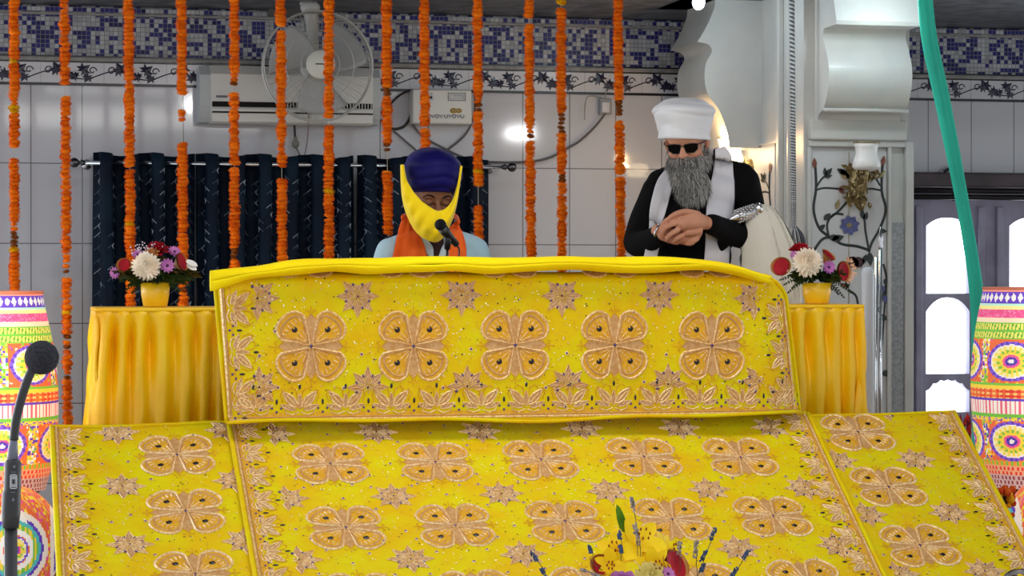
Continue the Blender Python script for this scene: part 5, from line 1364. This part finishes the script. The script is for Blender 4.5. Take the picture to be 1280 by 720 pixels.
# sharper eye line: push the sockets
Hi = HB.inverted()
for i, v in enumerate(bodyr.v):
    l_ = Hi @ v / k
    if l_.y < -.03 and abs(l_.z) < .09:
        for sx in (-1, 1):
            g1 = math.exp(-(((l_.x - sx * .031) / .012) ** 2 + ((l_.z - .0135) / .0045) ** 2)); g2 = math.exp(-(((l_.x - sx * .031) / .014) ** 2 + ((l_.z + .012) / .005) ** 2))
            bodyr.v[i] = bodyr.v[i] + HB.to_3x3() @ Vector((0, (.0035 * g1 + .002 * g2) * k, 0))
bodyB = bodyr.build('body', M_skB, boy)
bvB = bvh_of(bodyr)
def face_line(bv, H, k, pts, r, off=.0012):
    out = []
    for x, z in [interp(pts, i / 14) for i in range(15)]:
        o = H @ Vector((x * k, -.25 * k, z * k)); d = H.to_3x3() @ Vector((0, 1, 0)); h = bv.ray_cast(o, d)
        out.append((h[0] if h[0] else H @ Vector((x * k, -.08 * k, z * k))) - d * off)
    return out
ey = MB()
for sx in (-1, 1):
    ey.tube(face_line(bvB, HB, k, [(sx * .014, .002), (sx * .022, -.003), (sx * .032, -.0055), (sx * .042, -.003), (sx * .048, .002)], 1), [.0006] * 3 + [.0016] * 9 + [.0006] * 3, 6)
ey.build('closed_eyelashes', M_lash, boy)
eb = MB()
for sx in (-1, 1):
    eb.tube(face_line(bvB, HB, k, [(sx * .013, .0215), (sx * .026, .029), (sx * .040, .029), (sx * .054, .020)], 1, .0005), [.001, .0024, .0032, .0036, .0036, .0036, .0034, .0032, .003, .0028, .0026, .0022, .0018, .0014, .0008], 6, flat=.6)
eb.build('eyebrows', M_brow, boy)
lp = MB(); lp.tube(face_line(bvB, HB, k, [(-.022, -.052), (-.008, -.0505), (0, -.052), (.008, -.0505), (.022, -.052)], 1, -.0006), .0014, 6); lp.build('lip_line', mat('lip_dark', (92, 46, 44), .6), boy)
# turban: stacked wraps in the head frame
M_tb = mat('navy_turban', (18, 14, 92), .6, rgb2=(12, 10, 76), scale=8, sheen=.0, bump=.25, bscale=20)
def turban(H, k, prof, m, par, nwrap, amp, front_dip=0, seg=72, yoff=.01, ysc=1.18, tilt=0, asym=0):
    """prof: (r, z) ; wraps as slanted ridges"""
    mb = MB(); n = 46; vs = []
    for j in range(n + 1):
        r, z = interp(prof, j / n)
        for i in range(seg):
            a = 2 * PI * i / seg; fr = max(0, -math.sin(a)); t = j / n
            rid = amp * abs(math.sin((t * nwrap + (.55 * abs(math.cos(a + asym)) * (1 if True else 0))) * PI)) ** .6 * (1 - t ** 3)
            rr_ = r + rid
            zz_ = z - front_dip * (1 - fr) * (1 - t) + tilt * math.cos(a) * (1 - t)
            vs.append(H @ Vector((rr_ * math.cos(a) * k, (yoff + rr_ * ysc * math.sin(a)) * k, zz_ * k)))
    fs = [[j * seg + i, j * seg + (i + 1) % seg, (j + 1) * seg + (i + 1) % seg, (j + 1) * seg + i] for j in range(n) for i in range(seg)]
    fs += [list(range(seg))[::-1], [n * seg + i for i in range(seg)]]
    mb.add(vs, fs, 0); return mb.build('turban', m, par), mb
tb, tbm = turban(HB, k, [(.078, .044), (.091, .052), (.097, .075), (.099, .10), (.095, .128), (.081, .152), (.058, .168), (.025, .176), (.004, .177)], M_tb, boy, 5, .006, .035)
# yellow face cloth
U = [(504, 206), (509, 228), (524, 249), (540, 261), (549, 264), (559, 259), (568, 246), (574, 222), (576, 207)]
Lw = [(501.5, 206), (503.5, 246), (512, 275), (524, 293), (541, 302), (552, 298), (562, 281), (570, 255), (577, 208)]
def fcl(u, v):
    a = interp(U, u); b = interp(Lw, u); px, py = lerp(a[0], b[0], v), lerp(a[1], b[1], v)
    q = (px - 540) / 38.5; dy = -.135 * math.sqrt(max(.0, 1 - min(1, q * q))) - .01 - .05 * abs(q) ** 4 - .02 * math.sin(PI * min(1, v)) + .035 * max(0, v - .7) + .006 * math.sin(px * .35 + py * .22) * math.sin(PI * v)
    return B(px, py, dy + .01)
M_fc = mat('yellow_cotton', (255, 224, 20), .7, rgb2=(248, 208, 12), scale=6, sheen=.2)
fm = MB(); fm.sheet(fcl, 60, 22, .004); fm.build('face_cloth', M_fc, boy)
# shirt
M_sh = mat('pale_blue_shirt', (176, 204, 218), .7, rgb2=(160, 192, 208), scale=5, bump=.2, bscale=14)
sm = MB(); ftorso(sm, .006)
for a in armsB: limb(sm, a[:2] + [a[1].lerp(a[2], .85)], [.056, .050, .038])
limb(sm, [B(543, 300, .065), B(543, 308, .065)], [.066, .075])
shr = remesh(sm, .007, 5); 
for i, v in enumerate(shr.v): shr.v[i] = v + Vector((1, -1, .3)).normalized() * noise.noise(v * 16) * .005
shr.build('shirt', M_sh, boy); bvS = bvh_of(shr)
def ribbon(bv, La, Ra, Yf, m, par, name, off=.008, n=40, w_=10, fold=.0, th=.005):
    def S(u, v):
        a, b = interp(La, v), interp(Ra, v); px, py = lerp(a[0], b[0], u), lerp(a[1], b[1], u)
        q = hit(bv, px, py, Yf, off); return q + Vector((0, -fold * abs(math.sin(u * PI * 3 + v * 2)), 0))
    mb = MB(); mb.sheet(S, w_, n, th); 
    return mb.build(name, m, par)
# collar
M_col = mat('shirt_collar', (198, 216, 226), .7)
ribbon(bvS, [(518, 290), (524, 300), (530, 312), (538, 324)], [(527, 288), (535, 300), (541, 310), (542, 322)], YBY - .05, M_col, boy, 'collar', .012, 14, 4)
ribbon(bvS, [(561, 293), (556, 302), (551, 312), (547, 324)], [(567, 292), (566, 300), (560, 314), (552, 324)], YBY - .05, M_col, boy, 'collar', .012, 14, 4)
ribbon(bvS, [(535, 300), (539, 310), (543, 322)], [(556, 298), (553, 310), (547, 322)], YBY - .06, mat('undershirt_dark', (58, 40, 40), .8), boy, 'neckline', .004, 12, 6)
# orange scarf
M_osc = mat('orange_scarf', (248, 112, 34), .7, rgb2=(236, 92, 24), scale=8, stretch=(4, 4, .5), sheen=.2)
ribbon(bvS, [(506, 268), (499, 285), (494, 305), (489, 330), (488, 360)], [(516, 276), (524, 292), (531, 310), (534, 330), (533, 360)], YBY + .03, M_osc, boy, 'scarf', .016, 40, 16, .007)
ribbon(bvS, [(562, 284), (561, 300), (558, 318), (556, 335), (556, 360)], [(570, 276), (577, 290), (582, 306), (582, 330), (580, 360)], YBY + .03, M_osc, boy, 'scarf', .016, 40, 12, .006)
bs = MB(); bs.tube(spline([B(503, 272, -.01), B(512, 268, .09), B(543, 264, .13), B(568, 270, .09), B(573, 278, -.01)], 20), .011, 10, flat=.6); bs.build('scarf', M_osc, boy)
tr_ = MB(); legsB(tr_, .004); tr_.ball(hip, (.17, .13, .10), seg=20); remesh(tr_, .009, 5).build('trousers', mat('pale_trousers', (206, 208, 212), .8), boy)

# ------------------------------------------------ standing man
YMN = 9.15
J = lambda px, py, dy=0.0: P(px, py, YMN + dy)
fx = J(868, 300).x
man = thing('person', 'standing grey-bearded man in white turban, dark sunglasses, black sweater and white stole', 'person', (fx, YMN, .33))
k = 1.06
HM = Matrix.Translation(J(858, 177, -.02)) @ Matrix.Rotation(math.radians(-27), 4, 'Z') @ Matrix.Rotation(math.radians(20), 4, 'X') @ Matrix.Rotation(math.radians(-3), 4, 'Y')
def mtorso(mb, g):
    for (px, py, rx, ry, rz_, dy) in ((874, 240, .185, .10, .085, .03), (870, 275, .165, .115, .11, .02), (868, 320, .150, .115, .12, .02), (868, 370, .15, .115, .12, .02), (868, 415, .155, .12, .10, .02)):
        mb.ball(J(px, py, dy), (rx + g, ry + g, rz_ + g), seg=28, M=Matrix.Rotation(math.radians(-12), 3, 'Z'))
    limb(mb, [J(824, 228, .07), J(876, 214, .05), J(927, 220, .0)], [.050 + g, .058 + g, .052 + g])
armL = [J(821, 238, .06), J(797, 302, .03), J(829, 293, -.19)]
armR = [J(930, 228, .0), J(938, 293, -.01), J(884, 279, -.20)]
bm2 = MB(); head_prims(bm2, HM, k)
limb(bm2, [J(868, 205, .04), J(874, 225, .05)], [.062, .066])
mtorso(bm2, -.018)
limb(bm2, armL, [.044, .038, .026]); limb(bm2, armR, [.044, .038, .027])
# right-of-picture hand lies over the other one
hr = J(884, 279, -.20)
K1 = [J(847, 271, -.25), J(844, 279, -.255), J(847, 287.5, -.25), J(852, 295, -.24)]
limb(bm2, [hr, J(868, 276, -.235), J(853, 279, -.242)], [.027, .036, .032], flat=.75)
limb(bm2, [J(872, 271, -.225), J(856, 270, -.24)], [.022, .018]); limb(bm2, [J(872, 288, -.22), J(858, 291, -.235)], [.022, .016])
tips = [[(835, 274, -.25), (828, 281, -.24), (826, 288, -.225)], [(833, 284, -.255), (828, 291, -.24), (829, 296, -.225)], [(838, 293, -.25), (834, 299, -.235), (838, 302, -.22)], [(845, 299, -.24), (842, 303, -.225), (847, 304, -.215)]]
for kk, tp_ in zip(K1, tips): limb(bm2, [kk] + [J(*t_) for t_ in tp_], [.0118, .0098, .0088, .0072], 10, 5)
limb(bm2, [J(872, 268, -.235), J(858, 264.5, -.255), J(846, 267, -.262), J(838, 271, -.258)], [.015, .0125, .0115, .009], 10, 5)
# other hand below
hl = J(829, 293, -.19)
limb(bm2, [J(822, 289, -.17), hl, J(840, 295, -.205), J(852, 297, -.208)], [.028, .026, .033, .028], flat=.8)
for (a_, b_, c_) in (((862, 291, -.215), (872, 288, -.215), (877, 284, -.21)), ((864, 297, -.215), (873, 295, -.22), (876, 291, -.215)), ((862, 301, -.215), (870, 300, -.22), (873, 297, -.215)), ((858, 304, -.21), (865, 304, -.215), (868, 301, -.212))):
    limb(bm2, [J(850, lerp(297, a_[1], .5), -.205), J(*a_), J(*b_), J(*c_)], [.011, .0105, .0095, .008], 10, 5)
limb(bm2, [J(828, 284, -.2), J(836, 276, -.225), J(846, 272, -.235)], [.014, .0115, .009], 10, 5)
def legM(mb, g, foot=True):
    for sg in (-1, 1):
        h_ = Vector((fx + sg * .09, YMN + .02, 1.18)); kn = Vector((fx + sg * .10, YMN, .82)); an = Vector((fx + sg * .11, YMN + .03, .41))
        limb(mb, [h_, kn, an], [.085 + g, .058 + g, .04 + g])
        if foot: limb(mb, [an + Vector((0, 0, -.04)), an + Vector((sg * .02, -.09, -.05)), an + Vector((sg * .03, -.17, -.055))], [.036, .034, .022])
legM(bm2, -.004)
br2 = remesh(bm2, .0036, 2); bodyM = br2.build('body', M_skM, man); bvM = bvh_of(br2)
# sweater
M_bk = mat('black_sweater', (10, 10, 13), .9, bump=.3, bscale=40)
sm = MB(); mtorso(sm, .004)
limb(sm, armL[:2] + [armL[1].lerp(armL[2], .86)], [.064, .058, .042]); limb(sm, armR[:2] + [armR[1].lerp(armR[2], .90)], [.066, .060, .043])
limb(sm, [J(872, 212, .06), J(874, 222, .05)], [.068, .080]); limb(sm, [J(896, 190, .06), J(898, 206, .06), J(890, 222, .04)], [.020, .026, .03])
limb(sm, [J(912, 286, -.12), J(904, 305, -.10), J(901, 312, -.10)], [.04, .026, .012])
swr = remesh(sm, .007, 5)
for i, v in enumerate(swr.v): swr.v[i] = v + Vector((.5, -1, .3)).normalized() * noise.noise(v * 13) * .007
swr.build('sweater', M_bk, man); tm_ = MB(); mtorso(tm_, .004)
for ar_ in (armL, armR): limb(tm_, [ar_[0], ar_[0].lerp(ar_[1], .35)], [.065, .062])
bvT = bvh_of(remesh(tm_, .01, 5))
tq = MB(); legM(tq, .012, False); tq.ball(Vector((fx, YMN + .02, 1.16)), (.17, .125, .13), seg=20); remesh(tq, .009, 5).build('trousers', mat('dark_trousers', (24, 24, 28), .85), man)
# turban
M_wt = mat('white_turban', (236, 236, 240), .75, rgb2=(222, 224, 230), scale=6, bump=.35, bscale=18, sheen=.2)
HT = Matrix.Translation(J(856, 186, -.015)) @ Matrix.Rotation(math.radians(-24), 4, 'Z') @ Matrix.Rotation(math.radians(1), 4, 'X') @ Matrix.Rotation(math.radians(-1), 4, 'Y')
turban(HT, 1.0, [(.094, .036), (.101, .042), (.102, .07), (.105, .10), (.114, .124), (.122, .142), (.122, .158), (.110, .175), (.092, .188), (.070, .200), (.045, .206), (.02, .208), (.002, .208)], M_wt, man, 4.2, .009, .0, yoff=-.015, ysc=1.16, tilt=-.004, asym=.6)
# sunglasses
gs = MB(); HG = HM
def gp(x, y, z): return HG @ Vector((x * k, y * k, z * k))
for sx in (-1, 1):
    o = [(-.026, .012), (.0, .015), (.026, .013), (.027, -.006), (.016, -.021), (-.008, -.022), (-.024, -.010)]
    pts = [gp(sx * .033 + sx * x * -1, -.094 + .010 * abs((sx * .033 - sx * x)) / .06, z + .002) for x, z in o]
    gs.add(pts + [q + HG.to_3x3() @ Vector((0, .003, 0)) for q in pts], [list(range(7)), list(range(7, 14))[::-1]] + [[i, (i + 1) % 7, 7 + (i + 1) % 7, 7 + i] for i in range(7)], 0, False)
    gs.tube(pts, .0016, 6, 1, closed=True)
    gs.tube([gp(sx * .060, -.088, .012), gp(sx * .076, -.06, .012), gp(sx * .083, .0, .004)], .0026, 6, 1)
gs.tube([gp(-.008, -.098, .010), gp(0, -.101, .012), gp(.008, -.098, .010)], .0022, 6, 1)
gs.build('sunglasses', [mat('dark_lens', (8, 8, 10), .15), M_mblk], man)
# beard, moustache and side hair
M_bd = mat('grey_beard', (120, 118, 116), .9, rgb2=(78, 76, 76), scale=30, stretch=(3, 3, .6)); M_bs = mat('beard_strands', (150, 148, 144), .8, rgb2=(96, 94, 94), scale=60); M_bl = mat('beard_white', (190, 188, 184), .8)
bd = MB(); 
def el(mb, x, y, z, a, b, c, H=HM): mb.ball(H @ Vector((x * k, y * k, z * k)), (a * k, b * k, c * k), seg=20, M=H.to_3x3())
el(bd, 0, -.052, -.098, .056, .045, .042); el(bd, 0, -.092, -.0405, .030, .011, .008)
for sx in (-1, 1): el(bd, sx * .054, -.012, -.074, .024, .042, .032); el(bd, sx * .070, .014, -.042, .009, .010, .026); el(bd, sx * .02, -.090, -.046, .014, .010, .010); el(bd, sx * .042, -.055, -.065, .028, .035, .03)
for (px, py, dy, rx, rz_) in ((860, 220, -.10, .070, .04), (864, 226, -.105, .072, .05), (865, 236, -.11, .066, .04), (865, 242, -.11, .054, .028)): bd.ball(J(px, py, dy), (rx, .04, rz_), seg=20)
bdr = remesh(bd, .006, 3)
for i, v in enumerate(bdr.v): bdr.v[i] = v + Vector((0, -1, 0)) * noise.noise(Vector((v.x * 90, v.y * 40, v.z * 14))) * .006
rr = random.Random(5); roots = []
tmp = bpy.data.meshes.new('t'); tmp.from_pydata(bdr.v, [], bdr.f); tmp.update()
pol = list(tmp.polygons)
for _ in range(4200):
    p_ = rr.choice(pol)
    if p_.normal.y < .5: roots.append((p_.center.copy(), p_.normal.copy()))
bpy.data.meshes.remove(tmp)
base_n = len(bdr.f)
hair_strands(bdr, roots[:1900], .045, Vector((.05, -.15, -1)), .0011, 1, rr, .35); hair_strands(bdr, roots[1900:2700], .05, Vector((.05, -.15, -1)), .0010, 2, rr, .4); hair_strands(bdr, roots[2700:], .035, Vector((.05, -.15, -1)), .0011, 0, rr, .3)
bdr.build('beard', [M_bd, M_bs, M_bl], man)
# stole
M_stl = mat('white_stole', (222, 220, 226), .75, rgb2=(208, 208, 216), scale=6, bump=.15, bscale=20)
ribbon(bvT, [(833, 212), (823, 224), (817, 240), (812, 262), (811, 285), (808, 305), (804, 325), (800, 360)], [(850, 216), (843, 226), (838, 244), (832, 266), (826, 285), (824, 305), (819, 325), (816, 360)], YMN - .10, M_stl, man, 'stole', .012, 60, 12, .002)
ribbon(bvT, [(894, 186), (893, 206), (887, 235), (883, 258), (882, 285), (881, 310), (880, 330), (880, 365)], [(905, 183), (914, 196), (917, 225), (917, 252), (914, 280), (911, 310), (910, 330), (908, 365)], YMN - .10, M_stl, man, 'stole', .012, 60, 14, .002)
nb = MB(); nb.tube(spline([J(903, 196, .02), J(900, 192, .07), J(880, 190, .13), J(850, 200, .12), J(838, 214, .02)], 24), .013, 10, flat=.5); nb.build('stole', M_stl, man)
# steel bangle and watch
bg = MB(); w_ = J(829, 292, -.19); ax = (J(836, 294, -.2) - J(822, 289, -.17)).normalized(); M3 = ax.to_track_quat('Z', 'Y').to_matrix()
bg.lathe([(.030, -.004), (.033, -.004), (.033, .004), (.030, .004), (.030, -.004)], J(823, 289.5, -.172), 28, M=M3); bg.build('steel_bangle', M_steel, man)

# ------------------------------------------------ fly whisk
fw_ = thing('fly_whisk', 'white hair fly whisk with silver handle tucked under the man\'s arm', 'fly whisk', J(945, 262, -.10))
hd = MB(); A0, A1 = J(908, 276, -.13), J(947, 261, -.10); ax = (A1 - A0); Lh = ax.length; M3 = ax.normalized().to_track_quat('Z', 'Y').to_matrix()
hd.lathe([(.003, -.01), (.006, 0), (.009, .006), (.006, .014), (.008, .02), (.016, .035), (.024, Lh * .45), (.027, Lh * .6), (.024, Lh * .78), (.018, Lh * .9), (.022, Lh * .95), (.028, Lh), (.024, Lh + .01)], A0, 24, M=M3)
for j in range(7):
    for i in range(14):
        t = .35 + j * .09; rr_ = .0225 + .004 * math.sin(t * 3); a = 2 * PI * (i + .5 * j) / 14
        hd.ball(A0 + M3 @ Vector((math.cos(a) * rr_, math.sin(a) * rr_, Lh * t)), .0045, 0, 6)
hd.build('silver_handle', mat('engraved_silver', (214, 214, 216), .25, .95), fw_)
# hair bundle: core shape + strands
def hp(u, v):
    """u across 0..1, v down 0..1 ; front sheet outline from the photo"""
    Lf = [(937, 262), (934, 270), (931, 290), (928, 310), (927, 330), (928, 352), (930, 372), (932, 395)]
    Rt = [(950, 255), (964, 258), (978, 275), (988, 295), (995, 312), (1000, 332), (1003, 355), (1004, 380)]
    a, b = interp(Lf, v), interp(Rt, v); return lerp(a[0], b[0], u), lerp(a[1], b[1], u)
M_hw = mat('whisk_hair', (220, 216, 204), .8, rgb2=(196, 188, 170), scale=20, stretch=(6, 6, .4), bump=.4, bscale=30); M_hs = mat('whisk_strand', (236, 232, 220), .7)
hc = MB(); seg = 28; vs = []
for j in range(31):
    v = j / 30; (xa, ya), (xb, yb) = hp(0, v), hp(1, v); a, b = J(xa, ya, -.08), J(xb, yb, -.08); c_ = (a + b) / 2; w_ = (b - a) / 2 * .94
    for i in range(seg):
        an = 2 * PI * i / seg; dpt = .018 + .05 * v ** .7; rid = 1 + .05 * math.sin(an * 9 + v * 2)
        vs.append(c_ + w_ * math.cos(an) * rid + Vector((0, math.sin(an) * dpt * rid, 0)))
hc.add(vs, [[j * seg + i, j * seg + (i + 1) % seg, (j + 1) * seg + (i + 1) % seg, (j + 1) * seg + i] for j in range(30) for i in range(seg)] + [list(range(seg)), [30 * seg + i for i in range(seg)][::-1]], 0)
for _ in range(2600):
    u = rr.uniform(-.02, 1.02); v0 = rr.uniform(-.02, .75); v1 = min(1.04, v0 + rr.uniform(.2, .45)); an = math.acos(max(-1, min(1, 1 - 2 * u)))
    def q_(v, du=0):
        x, y = hp(u + du, min(1, max(0, v))); d_ = (.018 + .05 * max(0, v) ** .7) * math.sin(an) + .003; return J(x, y + max(0, v - 1) * 60, -.08 - d_)
    a, b, c_ = q_(v0), q_((v0 + v1) / 2, rr.uniform(-.012, .012)), q_(v1, rr.uniform(-.03, .03)); s_ = Vector((.0008, 0, 0))
    hc.add([a - s_, a + s_, b - s_, b + s_, c_], [[0, 1, 3, 2], [2, 3, 4]], 1, True)
hc.build('hair_tuft', [M_hw, M_hs], fw_)

# ================================================================== LIGHT
w = bpy.data.worlds.new('world'); SC.world = w; w.use_nodes = True; nt = w.node_tree; bg_ = nt.nodes['Background']
g_ = nt.nodes.new('ShaderNodeNewGeometry'); sp = nt.nodes.new('ShaderNodeSeparateXYZ'); nt.links.new(g_.outputs['Incoming'], sp.inputs[0])
# Incoming points back to the viewer: -y means looking toward +y (outside, behind the window)
rmp = nt.nodes.new('ShaderNodeMapRange'); rmp.inputs['From Min'].default_value = .2; rmp.inputs['From Max'].default_value = -.6; rmp.inputs['To Min'].default_value = LF; rmp.inputs['To Max'].default_value = LBK
nt.links.new(sp.outputs[1], rmp.inputs['Value']); nt.links.new(rmp.outputs[0], bg_.inputs['Strength']); bg_.inputs['Color'].default_value = (.90, .95, 1, 1)
def area(name, loc, rot, size, e, col=(1, 1, 1), sy=None):
    l = bpy.data.lights.new(name, 'AREA'); l.energy = e; l.color = col; l.shape = 'RECTANGLE'; l.size = size; l.size_y = sy or size
    o = bpy.data.objects.new(name, l); C.objects.link(o); o.location = loc; o.rotation_euler = rot; return o
# unseen fill lights added under the ceiling to brighten altar and wall, plus stage spots on the drums
area('ceiling_fill', (1.2, 5.0, CEIL - .03), (math.radians(18), 0, 0), 2.6, 32, (1, .97, .92), .8)
area('ceiling_fill', (1.9, 7.3, CEIL - .03), (math.radians(0), 0, 0), 2.8, 22, (1, .98, .95), .6)
area('ceiling_fill', (2.0, 10.6, CEIL - .03), (0, 0, 0), 4.0, 16, (.95, .97, 1), .5)
def spot(name, loc, tgt, e, ang, col=(1, 1, 1)):
    l = bpy.data.lights.new(name, 'SPOT'); l.energy = e; l.spot_size = math.radians(ang); l.spot_blend = .6; l.color = col; l.shadow_soft_size = .05
    o = bpy.data.objects.new(name, l); C.objects.link(o); o.location = loc; o.rotation_euler = (Vector(tgt) - Vector(loc)).to_track_quat('-Z', 'Y').to_euler()
spot('stage_spot', (topL.x - .9, 7.4, 1.6), (topL.x - .1, 8.6, 1.2), 70, 40, (1, .97, .92))
spot('stage_spot', (topR.x + .9, 7.6, 1.6), (topR.x + .05, 8.7, 1.2), 70, 40, (1, .97, .95))
# two tube lamps far back in the hall that glint on the glazed tiles
for px, py, sx_, e_ in ((650, 167, .26, 5), (243, 131, .12, 3)):
    w_ = P(px, py, WY); Lb = (CEIL - .06 - w_.z) / ((w_.z - EYE) / WY); q = Vector((w_.x + w_.x / WY * Lb, WY - Lb, CEIL - .06))
    area('tube_lamp', q, (w_ - q).to_track_quat('-Z', 'Y').to_euler(), sx_, e_, (1, 1, 1), .07)
